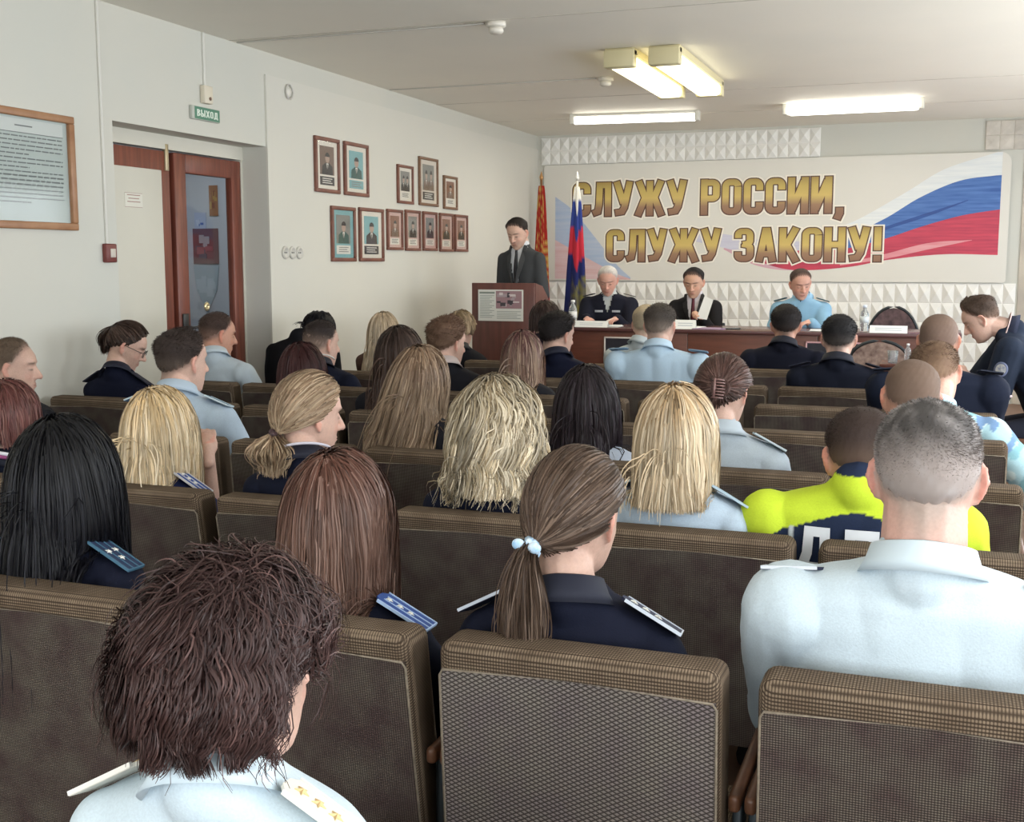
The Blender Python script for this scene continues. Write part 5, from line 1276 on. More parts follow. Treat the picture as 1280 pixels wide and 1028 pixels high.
def hairs(kind, c, **k): d = dict(kind=kind, colors=HB[c] if isinstance(c, str) else c); d.update(k); return d
bl_blue = dict(tilt=5, color=(.020,.065,.26), edge=(.38,.52,.75), lines=(-.009,.009), starcol=(.75,.75,.70))
bl_navy = dict(color=(.012,.018,.05), edge=(.55,.60,.68), starcol=(.7,.7,.65))

def fgboards(): return dict(color=(.72,.70,.62), edge=(.80,.78,.72), starcol=(.72,.55,.28), stars=3, sr=.010, sides=(-1, 1))
put('fg', 'person with short wavy dark auburn hair and pale shirt, nearest the camera', 290, 690, 0, dyy=.29, female=True, extra_top=.0, headscale=1.0, drop=-.02,
    hair=hairs('short', 'maroon', length=.115, thick=.036, cap=.022, wave=.010, lam=.085, mess=.14, clump=.7, grav=.13, line='low', lock=200, pj=.10, pf=4.5, K=18, svar=.07, lockvar=.18, ears=(1,), crown=(.35,-.2,.9), hl=.10, fly=.0015, rad=.7, dens=2.0), head=(-22,0,4), coat=dict(color=LBW), boards=fgboards(), sw=.20, px=1.0)
put('blk', 'person with long straight black hair and a dark three-star shoulder board', 80, 520, 1, female=True, hair=hairs('long', 'black', cut=.52, thick=.024, wave=.003, wide=.125, lam=.3, hl=.12, rag=.03, grav=.22, part=.02), head=(-4,6,0), coat=dict(color=NAVY, name='jacket'), boards=dict(bl_blue, color=(.010,.025,.075), tri=1, sr=.0085, edge=(.05,.14,.22)), px=1.9, sw=.205)
put('brn', 'person with straight reddish brown hair and bright blue shoulder boards', 424, 562, 1, female=True, drop=.02, hair=hairs('long', 'brown', cut=.292, thick=.020, wave=.0015, wide=.092, rag=.010, vcut=-.3, hl=.22), head=(-6,3,0), coat=dict(color=NAVY, name='jacket'), boards=dict(bl_blue, w=.028), collar=dict(color=(.45,.44,.42)), px=1.9, sw=.212)
put('pony', 'person with brown ponytail tied by a light blue scrunchie, navy jacket', 722, 560, 1, female=True, hair=hairs('tail', 'ash', tie=(-.012,-.130,-.052), out=(0,-1,-.35), length=.30, thick=.014, tiecol=(.30,.55,.80), tiecol2=(.75,.82,.88), tiebow=1, droop=.35, spread=.4, bulge=.010, ears=(1,), hl=.3, wave=.003, lam=.2), head=(-16,4,3), coat=dict(color=NAVY, name='jacket'), boards=bl_navy, drop=.012, px=1.9, sw=.205)
put('man', 'broad person with cropped salt-and-pepper hair and white-blue shirt at right', 1163, 500, 1, dyy=.27, short=dict(color=(.055,.05,.048), thick=.009, sides=.38, sidecolor=(.31,.265,.245), grey=(.36,.33,.32), greyk=.75, sidecut=.50, fade=.6, bristle=.008, quiff=.003), stubble=(.36,.29,.25), skin=SKIN*np.array([.98,.90,.92]), head=(0,3,0), coat=dict(color=LBW, loose=.022, fold=.005, g=.014, collar_h=.024), collar=dict(color=LBW), boards=dict(color=(.015,.02,.05), edge=(.62,.66,.72), stars=0, w=.024, tilt=12, dz=-.018, **{'in': .055}), drop=.022, px=1.6, sw=.258, build=1.18, neck=1.12, arm_out=.35)
# second row
put('lred', 'person with short reddish brown hair and striped navy collar at the left edge', 8, 475, 2, female=True, hair=hairs('short', 'redb', length=.13, thick=.022, cap=.014, mess=.12, grav=.2, wave=.003, line='low', clump=.6), head=(0,8,0), coat=dict(color=NAVY, name='jacket', collar_h=.04), collar=dict(color=NAVY, stripe=[((.75,.75,.80), .012), ((.24,.05,.16), .001)], sw=.006, sr=.034))
put('blondL', 'person with long pale blonde hair leaning chin on hand', 195, 485, 2, female=True, hair=hairs('long', 'pale', cut=.40, thick=.020, wide=.105, wave=.002, rag=.02, hl=.3), head=(-8,6,-4), hoff=(0,.02), coat=dict(color=(.014,.02,.07), name='shirt'), sleeve='short', boards=dict(bl_blue, edge=(.6,.6,.62)), hands={1: dict(at=(.095,.11,.915), dir=(-.35,.40,.8), n=(.6,-.7,.3), pole=(-.25,.3,-1), curl=1.0), -1: dict(at=(-.10,.34,.62), dir=(.2,1,.1), n=(0,0,1), pole=(-.6,-.5,-.6))}, px=2.4)
put('lowpony', 'person with dark blonde hair in a low ponytail, face turned to the right', 388, 465, 2, female=True, hair=hairs('tail', [(.20,.13,.08),(.33,.23,.15),(.52,.40,.27)], tie=(.024,-.118,-.066), out=(0,-.6,-1), length=.11, thick=.018, tiecol=(.05,.025,.03), droop=.4, bulge=.022, spread=1.5, hl=.5), head=(-38,8,0), coat=dict(color=NAVY, name='jacket', collar_h=.034), collar=dict(color=NAVY, stripe=[((.62,.60,.68), .020)], sw=.004, sr=.030), px=2.2, skin=SKIN*1.12)
put('curly', 'person with voluminous wavy pale blonde hair falling on a navy jacket', 622, 470, 2, female=True, hair=hairs('long', 'curly', cut=.262, thick=.036, cap=.018, wide=.13, wave=.017, lam=.17, clump=.8, lock=160, pj=.12, pf=3.5, K=26, mess=.12, fly=.0006, lockvar=.26, rag=.022, hl=.5, crown=(-.15,-.2,.95)), head=(-8,8,3), coat=dict(color=NAVY, name='jacket'), px=2.0)
put('bob', 'person with straight shoulder-length blonde bob and light blue shirt', 848, 480, 2, female=True, hair=hairs('long', 'blond', cut=.285, thick=.020, wide=.098, wave=.002, rag=.006, hl=.35, rootlen=.25), head=(-3,5,0), coat=dict(color=LB), boards=dict(color=(.03,.07,.14), edge=(.40,.52,.60), stars=0), px=2.2, sw=.20)
def hivis(v, c, g):
    S = g['S']; out = np.tile((.018,.028,.062), (len(v), 1)); x = np.abs(v[:,0]-g['nb'][0]); z = v[:,2]
    yk = (z > S-.055-.05*sstep(.0,.20,x)-.55*np.clip(x-.165,0,1)) | (x > .225)
    yk &= ~(z > S+.032)
    out[yk] = (.55,.70,.045); pipe = (np.abs(x-.150) < .0045) & (z < S-.075); out[pipe & ~yk] = (.55,.60,.62); return out
hv = put('hivis', 'person with cropped dark hair in a yellow and navy police jacket', 1078, 512, 2, short=dict(color=(.045,.030,.025), thick=.008, sides=.3, sidecolor=(.11,.07,.05), sidecut=.0, fade=.3, bristle=.008, greyk=.1), stubble=(.16,.10,.08), skin=BROWN_SKIN, head=(10,18,0), hoff=(-.01,.04), drop=-.055, collar=False, coat=dict(color=(.02,.03,.06), name='jacket', fn=hivis, loose=.022, g=.018, collar_h=.020), px=1.9, sw=.262, build=1.1)
P = PEOPLE['hivis']; lf = P['torso'](.018); bvt = BVHTree.FromPolygons([tuple(t) for t in lf[0]], lf[1])
mb = MB(); txt = 'ДПС'; adv = sum(G[c][0]+.10 for c in txt)-.1; k = .30/adv; x = -.15
for c in txt:
    ln = [[(q[0]*k+x, q[1]*.105+P['S']-.197) for q in pl] for pl in G[c][1]]
    dense = []
    for pl in ln:
        d = [pl[0]]
        for a_, b_ in zip(pl[:-1], pl[1:]):
            for i in range(1, 4): d.append((a_[0]+(b_[0]-a_[0])*i/3, a_[1]+(b_[1]-a_[1])*i/3))
        dense.append(d)
    strokes(mb, dense, .0115, Matrix.Identity(4), .004, .001); x += (G[c][0]+.10)*k
nv_ = []
for (vx, vy, vz) in mb.v:
    h = bvt.ray_cast(Vector((vx, -2, vz)), Vector((0,1,0))); yy = h[0].y if h[0] else -.1; nv_.append((vx, yy-.009+vy, vz))
mb.v = nv_; mb.build('reflective_lettering', plain('reflective_white', (.72,.75,.78), .4), P['root'])
# third row
put('manL', 'person with short dark brown hair and light blue short-sleeved shirt at left', 228, 410, 3, short=dict(color=(.040,.028,.024), thick=.014, sides=.3, sidecolor=(.10,.075,.06), sidecut=.0, quiff=.006, greyk=.15, bristle=.014), stubble=(.22,.15,.12), head=(-20,4,0), collar=dict(color=LB), coat=dict(color=LB, fold=.005), sleeve='short', boards=dict(color=(.10,.20,.32), edge=(.62,.74,.80), stars=0), px=3, sw=.235)
put('edge', 'person with cropped light brown hair and black top at the far left', 15, 422, 3, short=dict(color=(.12,.085,.06), thick=.009, sides=.4, sidecolor=(.17,.12,.09), greyk=.2), stubble=(.26,.19,.15), head=(-60,4,0), coat=dict(color=BLK, name='jacket'), px=3, skin=SKIN*.95)
put('long', 'person with very long straight light brown hair spreading over the seat back', 527, 432, 3, female=True, hair=hairs('long', 'lightb', cut=.46, thick=.020, wide=.165, wave=.002, rag=.02, hl=.35, grav=.2, push=np.array([-.30,0,0])), head=(0,6,0), coat=dict(color=BLK, name='jacket'), px=2.8)
put('dark', 'person with long black-brown hair and pale patterned shoulder', 735, 457, 3, female=True, hair=hairs('long', [(.016,.011,.013),(.020,.013,.016),(.06,.045,.06)], cut=.36, thick=.022, wide=.14, wave=.002, rag=.02, hl=.15), head=(0,6,0), hoff=(-.02,.0), coat=dict(color=(.50,.56,.66)), px=2.7)
put('clip', 'person with brown hair pinned up by a clip and light grey-blue shirt', 906, 443, 3, female=True, hair=hairs('bun', [(.045,.024,.018),(.065,.032,.026),(.17,.10,.085)], tie=(.030,-.100,.010), bun=.030, thick=.018, hl=.25, ears=(1,)), head=(-14,10,0), collar=dict(color=(.42,.48,.53)), coat=dict(color=(.42,.48,.53), collar_h=.036), boards=dict(color=(.34,.42,.46), edge=(.5,.58,.62), stars=0), px=2.6, sw=.21)
P = PEOPLE['clip']; mb = MB()
for i in range(7):
    a = -1.2+i*.4; c0 = np.array([.030+.006*math.cos(a), -.140, .034-.010*i]); c = [P['hc']+P['H'] @ (q*P['s']) for q in (c0+np.array([-.022,.012,0]), c0+np.array([-.010,-.008,0]), c0+np.array([.010,-.008,0]), c0+np.array([.022,.012,0]))]; mb.tube(c, .0022, 6)
c = [P['hc']+P['H'] @ (np.array(q)*P['s']) for q in ((.030,-.150,.038),(.032,-.154,.005),(.030,-.150,-.028))]; mb.tube(c, .004, 8); mb.build('hair_clip', plain('tortoise_clip', (.20,.11,.10), .2), P['root'])
put('shav', 'person with shaved greying head and large ears, partly behind the broad man', 1140, 450, 3, short=dict(color=(.15,.10,.075), thick=.002, sides=.5, sidecolor=(.16,.105,.08), fade=.3, bristle=.003, greyk=.2), stubble=(.20,.13,.10), skin=BROWN_SKIN*1.05, head=(12,14,6), coat=dict(color=NAVY, name='jacket'), px=2.6, sw=.20)
# fourth row
put('glass', 'person with dark ponytail, glasses and navy jacket looking down at the left wall', 150, 403, 4, female=True, hair=hairs('tail', 'dark_brown', tie=(.0,-.100,.062), out=(0,-1,.1), length=.15, thick=.016, tiecol=(.015,.015,.02), droop=.55, bulge=.016, spread=1, ears=(1,)), head=(-62,26,0), hoff=(.03,.05), coat=dict(color=(.006,.008,.022), name='jacket'), boards=dict(color=(.01,.012,.03), stars=0, edge=None), glasses=1, px=3.7)
put('red', 'person with dark reddish hair in black, behind the low ponytail', 378, 428, 4, female=True, hair=hairs('long', [(.04,.012,.012),(.05,.018,.018),(.09,.04,.04)], cut=.28, thick=.02, wide=.10), head=(0,8,0), coat=dict(color=BLK, name='jacket'), px=3.5)
put('dk', 'person with long dark brown hair and black jacket before the brown-haired man', 500, 408, 4, female=True, hair=hairs('long', 'dark_brown', cut=.35, thick=.02, wide=.11, hl=.12), head=(0,6,0), coat=dict(color=BLK, name='jacket'), px=3.4)
def camo(v, c, g):
    n = wob(v, 71, 60); n2 = wob(v, 72, 85); o = np.tile((.40,.60,.66), (len(v), 1)); o[n > .35] = (.62,.74,.74); o[n2 > .45] = (.17,.28,.46); o[(n < -.6)] = (.24,.46,.52); return o
put('camo', 'person with short ginger-brown hair in a turquoise patterned camouflage shirt', 1172, 428, 4, short=dict(color=(.14,.085,.055), thick=.013, sides=.4, sidecolor=(.24,.15,.10), greyk=.3, quiff=.01, grey=(.34,.22,.13)), stubble=(.34,.21,.15), head=(-6,22,-12), hoff=(0,.06), skin=SKIN*np.array([1.1,1,.98]), coat=dict(color=(.4,.6,.66), fn=camo, loose=.02, g=.016, fold=.006, collar_h=.04), px=3, sw=.245, hands={1: dict(at=(.30,.22,.60), dir=(.1,1,-.2), n=(.2,0,1), pole=(.9,-.4,-.7)), -1: dict(at=(-.1,.34,.6), dir=(.2,1,0), n=(0,0,1))})
# fifth row
put('manS', 'person with shaved sides and dark top hair, navy jacket, near the left wall', 402, 400, 5, short=dict(color=(.030,.022,.02), thick=.012, sides=.05, sidecolor=(.20,.14,.11), sidecut=.35, greyk=.1), stubble=(.22,.155,.125), head=(-28,6,0), coat=dict(color=NAVY, name='jacket'), collar=dict(color=NAVY, stripe=[((.6,.58,.55), .024)]), px=4.3)
put('bm', 'person with thick short brown hair, face turned to the right, before the podium', 560, 395, 5, short=dict(color=(.115,.065,.042), thick=.022, sides=.6, sidecolor=(.12,.07,.045), quiff=.01, greyk=.4, grey=(.22,.14,.09), bristle=.02, line='low'), stubble=(.15,.10,.07), head=(-28,8,0), coat=dict(color=BLK, name='jacket'), collar=dict(color=(.5,.42,.40)), px=4.2)
put('bhair', 'person with long two-tone brown hair beside the podium base', 654, 413, 5, female=True, hair=hairs('long', [(.085,.035,.035),(.17,.10,.075),(.36,.26,.18)], cut=.44, thick=.018, wide=.095, hl=.4), head=(0,6,0), coat=dict(color=BLK, name='jacket'), px=4)
put('man275', 'person with short brown hair and pale short-sleeved shirt before the door', 272, 390, 5, short=dict(color=(.055,.035,.028), thick=.009, sides=.2, sidecolor=(.20,.12,.09), sidecut=.1), stubble=(.24,.15,.12), head=(-38,10,0), skin=BROWN_SKIN*1.1, collar=dict(color=(.52,.60,.66)), coat=dict(color=(.52,.60,.66), fold=.005), sleeve='short', patch=dict(sides=(1,), y=-.5), px=4.4, sw=.235, build=1.1)
put('bald', 'person with closely shaved head and navy uniform seated before the side man', 1175, 393, 5, short=dict(color=(.16,.105,.08), thick=.0015, sides=.5, sidecolor=(.17,.11,.085), fade=.3, bristle=.002, greyk=.2), stubble=(.22,.14,.11), skin=BROWN_SKIN*1.05, head=(-6,10,0), coat=dict(color=(.012,.016,.032), name='jacket', loose=.018), boards=dict(color=(.01,.015,.035), stars=0, edge=None), px=3.6, sw=.27, build=1.2, neck=1.1)
# sixth row
put('hood', 'person hunched forward in black near the left wall with black hair', 386, 390, 6, female=True, hair=hairs('short', 'black', length=.12, thick=.02, cap=.014, grav=.2, line='low'), head=(-10,30,0), hoff=(.15,.12), lean=.03, drop=-.085, coat=dict(color=(.008,.008,.010), name='jacket', g=.02, loose=.02), px=5, sw=.24, collar=False)
put('nv2', 'person with short black hair and navy jacket near the front round-backed chair', 1050, 393, 6, short=dict(color=(.014,.013,.014), thick=.011, sides=.25, sidecolor=(.06,.05,.045), sidecut=.0, greyk=.06), stubble=(.10,.075,.065), head=(0,4,0), coat=dict(color=(.009,.011,.021), name='jacket', loose=.016), boards=dict(color=(.01,.012,.03), stars=0, edge=None), px=4, sw=.245)
put('man825', 'person with short dark hair and light blue shirt right of centre before the table', 826, 379, 6, short=dict(color=(.055,.045,.038), thick=.010, sides=.15, sidecolor=(.20,.155,.125), sidecut=.1), stubble=(.25,.185,.15), head=(-8,5,0), collar=dict(color=(.46,.60,.72)), coat=dict(color=(.46,.60,.72), loose=.02, fold=.006), sleeve='short', boards=dict(color=(.20,.30,.40), stars=0, edge=None), px=4.2, sw=.275, build=1.15)
put('dm', 'person with black hair and navy jacket turned right, beside the podium', 698, 389, 6, short=dict(color=(.016,.013,.013), thick=.020, sides=.6, sidecolor=(.02,.016,.016), line='low', bristle=.02, greyk=.08), stubble=(.04,.03,.03), head=(-32,10,0), coat=dict(color=(.007,.009,.024), name='jacket'), px=4.4)
# seventh row
put('bl478', 'person with long pale blonde hair in the front left row by the wall', 480, 390, 7, female=True, hair=hairs('long', [(.48,.36,.24),(.56,.45,.32),(.72,.62,.48)], cut=.38, thick=.018, wide=.095), head=(-6,6,0), coat=dict(color=(.09,.05,.04), name='jacket'), px=5)
put('bun', 'person with short dark blonde hair and black top just left of the podium', 577, 388, 7, female=True, hair=hairs('short', [(.16,.11,.06),(.24,.17,.10),(.4,.3,.2)], length=.07, thick=.022, cap=.014, grav=.15), head=(-15,8,0), coat=dict(color=BLK, name='jacket'), px=5)
put('dm2', 'person with bushy dark brown hair directly before the podium', 682, 376, 7, female=True, hair=hairs('short', [(.025,.015,.013),(.035,.02,.017),(.07,.045,.04)], length=.12, thick=.028, cap=.02, grav=.15, line='low'), head=(0,8,0), coat=dict(color=(.02,.012,.02), name='jacket'), px=5)
put('nv1', 'person with short black hair and navy jacket directly before the blue-shirted officer', 983, 380, 7, short=dict(color=(.016,.013,.013), thick=.012, sides=.5, sidecolor=(.03,.022,.02), sidecut=-.1, greyk=.1), stubble=(.07,.05,.04), skin=BROWN_SKIN*.9, head=(6,4,0), coat=dict(color=(.008,.009,.018), name='jacket', loose=.016), px=4.8, sw=.25)
put('old', 'person with grey-blonde hair and pale shirt half hidden behind the light blue shirt', 808, 381, 7, short=dict(color=(.32,.26,.18), thick=.012, sides=.5, sidecolor=(.3,.25,.18)), stubble=(.35,.27,.2), head=(10,8,0), hoff=(.02,0), collar=dict(color=(.50,.56,.58)), coat=dict(color=(.50,.56,.58), loose=.018), sleeve='short', px=5, sw=.235)

# man at the far right, seated sideways on the aisle and leaning forward
p = at(1222, 370, 6.95)
person('side', 'person in a navy polo shirt sitting sideways at the right, head bowed', p.x+.26, 6.95, p.z-.012, rz=PI/2, short=dict(color=(.055,.035,.025), thick=.018, sides=.35, sidecolor=(.14,.09,.065), quiff=.012, sidecut=.05, greyk=.3), stubble=(.20,.13,.10), skin=SKIN*1.12,
    head=(0,34,0), hoff=(0,.24), lean=.12, hip_y=-.06, pelvis=.62, coat=dict(color=(.017,.024,.042), name='polo_shirt', loose=.024, g=.014, collar_h=.02), sleeve='short', collar=dict(color=(.02,.028,.06), stripe=[((.62,.45,.42), .024)]), patch=dict(sides=(-1,), y=.2, rim=(.10,.12,.2), field=(.18,.2,.28)), drop=-.05,
    hands={-1: dict(at=(-.12,.34,.915), dir=(.1,1,-.15), n=(-.2,0,1), pole=(-.15,-.3,-1)), 1: dict(at=(.10,.42,.80), dir=(-.2,1,-.1), n=(0,0,1))}, px=4.2, sw=.24, seed=5, build=1.05)
P = PEOPLE['side']
mb = MB(); e_ = P['sh'][-1]*.2+P['el'][-1]*.8; ax = (P['el'][-1]-P['sh'][-1]); ax /= np.linalg.norm(ax); a_ = np.cross(ax, [1,0,0]); a_ /= np.linalg.norm(a_); b_ = np.cross(ax, a_)
mb.tube([e_+(a_*math.cos(t)+b_*math.sin(t))*.078 for t in np.linspace(0, 2*PI, 25)], .008, 6); mb.build('cuff_band', plain('pink_white_band', (.66,.52,.52), .7), P['root'])
t = thing('stool', 'low dark stool under the sideways seated man', 'stool', (p.x+.26+.06, 6.95, 0)); MB().bev(-.2, .2, -.2, .2, .50, .555, .012).build('seat', m_arm, t)
for sx_ in (-.17, .17):
    for sy_ in (-.17, .17): MB().tube([(sx_, sy_, 0), (sx_*.9, sy_*.9, .50)], .014, 8).build('leg', m_dark, t)

# ---- seats
used = {}
names = [(1,3,'under the person with long straight black hair'),(1,2,'under the person with reddish brown hair and blue shoulder boards'),(1,1,'with diamond mesh back, under the person with the blue scrunchie'),(1,0,'under the broad person in the white-blue shirt'),
 (0,1,'under the person nearest the camera, below the frame'),
 (2,5,'under the person with the striped navy collar at the left edge'),(2,4,'under the person with long pale blonde hair leaning on hand'),(2,3,'under the person with the low ponytail'),(2,2,'under the person with voluminous wavy blonde hair'),(2,1,'under the person with the blonde bob'),(2,0,'under the person in the yellow and navy jacket'),
 (3,6,'at the left wall under the person in the black top'),(3,5,'under the person in the light blue shirt with dark brown hair'),(3,4,'standing empty directly left of the low ponytail'),(3,3,'under the person with very long light brown hair'),(3,2,'under the person with long black-brown hair'),(3,1,'under the person with the hair clip'),(3,0,'under the shaved person with large ears'),
 (4,7,'under the person with glasses by the left wall'),(4,6,'empty, behind the blue-shirted person left of centre'),(4,5,'under the person with dark reddish hair'),(4,4,'under the person with long dark brown hair'),(4,3,'empty, before the person with two-tone brown hair'),(4,2,'empty, behind the blonde bob'),(4,1,'empty, right of the person with the hair clip'),(4,0,'under the person in the camouflage shirt'),
 (5,7,'under the person in pale shirt before the door'),(5,6,'under the person with shaved sides by the left wall'),(5,5,'empty, before the pale blonde by the wall'),(5,4,'under the brown-haired person turned right'),(5,3,'under the person with two-tone brown hair'),(5,2,'empty, right of the two-tone brown hair'),(5,1,'empty, with worn pale top edge behind the black-haired navy jacket'),(5,0,'under the shaved person in navy uniform'),
 (6,6,'under the hunched person in black'),(6,5,'empty, in front of the person with long pale blonde hair'),(6,4,'under the black-haired person beside the podium'),(6,3,'under the person in the light blue shirt before the table'),(6,2,'empty, right of the light blue shirt before the table'),(6,1,'under the black-haired person near the round-backed chair'),(6,0,'empty, at the aisle before the sideways seated man'),
 (7,6,'under the pale blonde person by the wall'),(7,5,'under the person with short dark blonde hair'),(7,4,'under the person with bushy dark brown hair'),(7,3,'under the half hidden person in the pale shirt'),(7,1,'under the navy jacket before the blue-shirted officer')]
for r_, k_, s_ in names:
    put_seat(r_, k_, 'brown upholstered auditorium seat '+s_ if 'diamond' not in s_ else 'brown auditorium seat '+s_, 'dia' if (r_, k_) == (1, 1) else None, {(1,2): 10, (1,3): 5, (1,0): 2, (6,0): 2}.get((r_, k_)), dx={(3,6): -.04, (7,1): -.33, (6,2): -.0, (6,3): .0}.get((r_, k_), 0))
for pr in PROTO.values():
    for ch in list(pr.children_recursive): bpy.data.objects.remove(ch)
    bpy.data.objects.remove(pr)

# ================================================================== men at the front
fl = PZ
p = at(652, 272, 8.95)
person('speaker', 'person in a dark grey suit and black tie speaking at the podium, looking down', p.x, 8.93, p.z-fl-.012, floor=fl, rz=PI-.25, posture='stand', pelvis=.93, hip_y=-.10, short=dict(color=(.020,.016,.014), thick=.012, sides=.25, sidecolor=(.05,.035,.03), quiff=.004, greyk=.1, fade=.3), stubble=(.12,.08,.065), beard=.3,
    head=(6,24,0), hoff=(.0,.05), coat=dict(color=(.050,.053,.058), name='jacket', loose=.012, g=.012), vopen=dict(w=.060, depth=.36, shirt=(.62,.64,.68), lapel=1), tie=(.012,.012,.018), hands={-1: dict(at=(-.15,.22,1.06), dir=(.3,1,0), n=(0,0,1), pole=(-.15,-.4,-.9)), 1: dict(at=(.15,.22,1.06), dir=(-.3,1,0), n=(0,0,1), pole=(.15,-.4,-.9))}, px=5, sw=.212, seed=31)
tz = TT-fl
def hands_table(xl=.16, y=.34, **k): return {-1: dict(at=(-xl, y, tz+.045), dir=(.45,1,-.1), n=(0,0,1), pole=(-.3,-.5,-.8), curl=.5), 1: dict(at=(xl, y, tz+.045), dir=(-.45,1,-.1), n=(0,0,1), pole=(.3,-.5,-.8), curl=.8)}
p = at(760, 333, 9.72)
person('police', 'person with white hair in a dark police jacket reading papers at the table', p.x, 9.78, p.z-fl-.006, floor=fl, rz=PI+.08, short=dict(color=(.50,.47,.44), thick=.010, sides=.4, sidecolor=(.42,.36,.33), grey=(.72,.70,.68), greyk=.5), stubble=(.50,.38,.34), skin=SKIN*np.array([1.05,.9,.9]), head=(4,26,0), hoff=(0,.09), lean=-.0, hip_y=-.12,
    coat=dict(color=(.014,.015,.026), name='jacket', loose=.018, g=.016), vopen=dict(w=.045, depth=.14, shirt=(.55,.58,.58)), boards=dict(tilt=-6, color=(.012,.012,.02), stars=2, starcol=(.5,.42,.2)), patch=dict(sides=(-1,), y=.35), hands=hands_table(.13), px=5, sw=.235, build=1.1, seed=32)
P = PEOPLE['police']; 
for sd, lb in ((-1, 'left'), (1, 'right')):
    z = P['S']-.155; x = sd*.075; y = torso_front(P['torso'](.016), x, z)
    MB().bev(x-.035, x+.035, y-.004, y+.006, z-.009, z+.009, .002).build('name_tag', plain('silver_tag', (.45,.47,.52), .5), P['root'])
p = at(868, 334, 9.72)
person('suit', 'person with black hair, black suit and dark red tie reading at the table', p.x, 9.78, p.z-fl-.014, floor=fl, rz=PI-.02, short=dict(color=(.012,.011,.012), thick=.013, sides=.3, sidecolor=(.02,.018,.018), quiff=.005, greyk=.05), stubble=(.06,.045,.04), skin=SKIN*np.array([.98,.9,.82]), head=(0,20,0), hoff=(0,.07), hip_y=-.10,
    coat=dict(color=(.014,.013,.014), name='jacket', loose=.018, g=.016), vopen=dict(w=.060, depth=.30, shirt=(.64,.60,.64), lapel=1), tie=(.13,.012,.025), hands={1: dict(at=(.10,.33,tz+.05), dir=(.5,1,-.1), n=(0,0,1), pole=(.3,-.5,-.8), curl=.6), -1: dict(at=(-.13,.30,tz+.06), dir=(.3,.8,.5), n=(-.4,.3,.8), pole=(-.3,-.5,-.8), curl=1.1)}, px=5, sw=.215, seed=33)
P = PEOPLE['suit']; w_ = P['root'].location; 
t = thing('held_paper', 'white folded paper held in the hand of the man with the red tie', 'paper', (w_.x+.145, w_.y-.40, TT+.065), -.2)
MB().add([(-.055,0,0),(.035,.0,-.01),(.075,.03,.15),(-.0,.03,.18),(-.055,.002,0),(.035,.002,-.01),(.075,.032,.15),(0,.032,.18)], [(0,1,2,3),(7,6,5,4),(0,4,5,1),(1,5,6,2),(2,6,7,3),(3,7,4,0)]).build('sheet', m_pap, t)
p = at(1003, 336, 9.72)
person('prosec', 'person in a light blue uniform shirt with dark green shoulder boards at the table', p.x, 9.78, p.z-fl-.008, floor=fl, rz=PI+.02, short=dict(color=(.055,.035,.028), thick=.010, sides=.3, sidecolor=(.10,.065,.05), greyk=.2), stubble=(.16,.10,.08), skin=SKIN*np.array([1.0,.85,.82]), head=(22,20,4), hoff=(.01,.08), hip_y=-.10, beard=.15,
    coat=dict(color=(.24,.42,.58), name='shirt', loose=.020, g=.014, fold=.006), boards=dict(tilt=-6, color=(.008,.055,.075), stars=1, sr=.012, starcol=(.65,.62,.5), edge=(.02,.10,.13), w=.034), tie=(.010,.025,.045), hands={-1: dict(at=(-.10,.33,tz+.045), dir=(.8,.7,-.1), n=(0,0,1), pole=(-.35,-.5,-.7), curl=.5), 1: dict(at=(.12,.30,tz+.045), dir=(-.8,.7,-.1), n=(0,0,1), pole=(.35,-.5,-.7), curl=.6)}, px=5, sw=.225, seed=34)
for k_, lb in (('police','plain dark chair hidden under the white-haired policeman at the table'),('suit','plain dark chair hidden under the black-suited man at the table'),('prosec','plain dark chair hidden under the blue-shirted officer at the table')):
    l = PEOPLE[k_]['root'].location; t = thing('office_chair', lb, 'chair', (l.x, l.y+.12, fl), PI)
    MB().bev(-.21, .21, -.18, .22, .40, .43, .012).build('seat', m_dark, t); MB().bev(-.2, .2, -.22, -.19, .42, .78, .01).build('backrest', m_dark, t)
    for sx_ in (-.18, .18):
        for sy_ in (-.16, .18): MB().tube([(sx_, sy_, 0), (sx_, sy_, .40)], .012, 8).build('leg', m_dark, t)
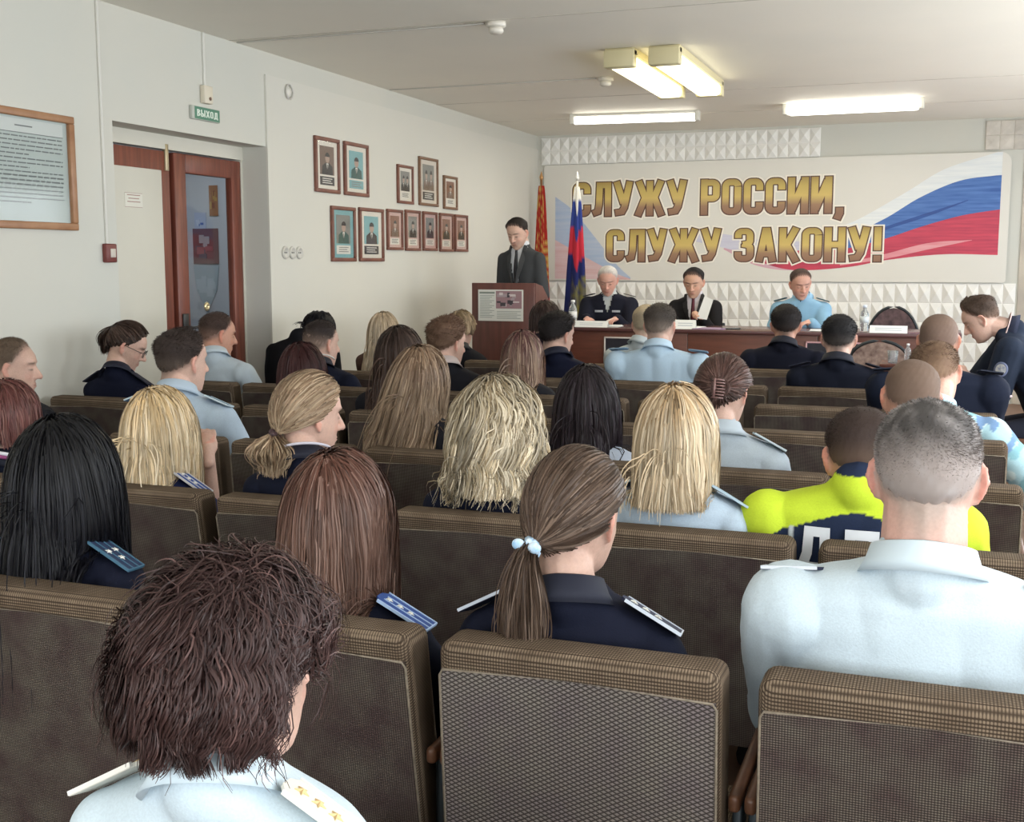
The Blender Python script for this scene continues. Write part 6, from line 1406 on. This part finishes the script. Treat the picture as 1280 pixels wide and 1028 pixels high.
# pen in the old policeman's hand omitted; small items
# ================================================================== light, world, camera
wd = bpy.data.worlds.new('World'); bpy.context.scene.world = wd; wd.use_nodes = True; nt = wd.node_tree; bg = nt.nodes['Background']
sky = nt.nodes.new('ShaderNodeTexSky'); sky.sky_type = 'HOSEK_WILKIE'; sky.turbidity = 4; sky.sun_direction = (.3, .5, .8)
mxw = N(nt, 'ShaderNodeMix', data_type='RGBA'); mxw.inputs['Factor'].default_value = .6; nt.links.new(sky.outputs[0], mxw.inputs['A']); mxw.inputs['B'].default_value = (.85,.92,1,1)
nt.links.new(mxw.outputs['Result'], bg.inputs[0]); bg.inputs[1].default_value = 3.0
def win_light(loc, rot, sx_, sy_, e, name='window_daylight'):
    l = bpy.data.lights.new(name, 'AREA'); l.shape = 'RECTANGLE'; l.size = sx_; l.size_y = sy_; l.energy = e; l.color = (.93,.97,1.0)
    o = link(bpy.data.objects.new(name, l)); o.location = loc; o.rotation_euler = rot
for a, b_ in WIN: win_light((XR+.02, (a+b_)/2, 1.65), (0, PI/2, 0), 1.35, b_-a-.1, 60 if a < 7 else (40 if a < 9 else 18))
for a, b_ in ((-3.2,-1.6),(-.9,.7)): win_light(((a+b_)/2, YB-.02, 1.65), (PI/2, 0, 0), 1.5, 1.35, 52)
l = bpy.data.lights.new('corridor_fill', 'AREA'); l.size = .6; l.energy = 14; l.color = (.85,.92,1); o = link(bpy.data.objects.new('corridor_fill', l)); o.location = (-5.0, 7.0, 2.7)  # added fill light without a fixture, brightens the corridor behind the door glass

cam = bpy.data.cameras.new('Camera'); co = link(bpy.data.objects.new('Camera', cam)); co.location = (0, 0, EYE)
cam.sensor_fit = 'HORIZONTAL'; cam.sensor_width = 36; cam.lens = 36*F/1280; cam.clip_start = .02
f = Vector(ray(640, 514)); co.rotation_euler = f.to_track_quat('-Z', 'Y').to_euler()
sc = bpy.context.scene; sc.camera = co
sc.view_settings.view_transform = 'Standard'; sc.view_settings.look = 'None'; sc.view_settings.gamma = 1; sc.view_settings.use_curve_mapping = False; sc.view_settings.exposure = 0.0
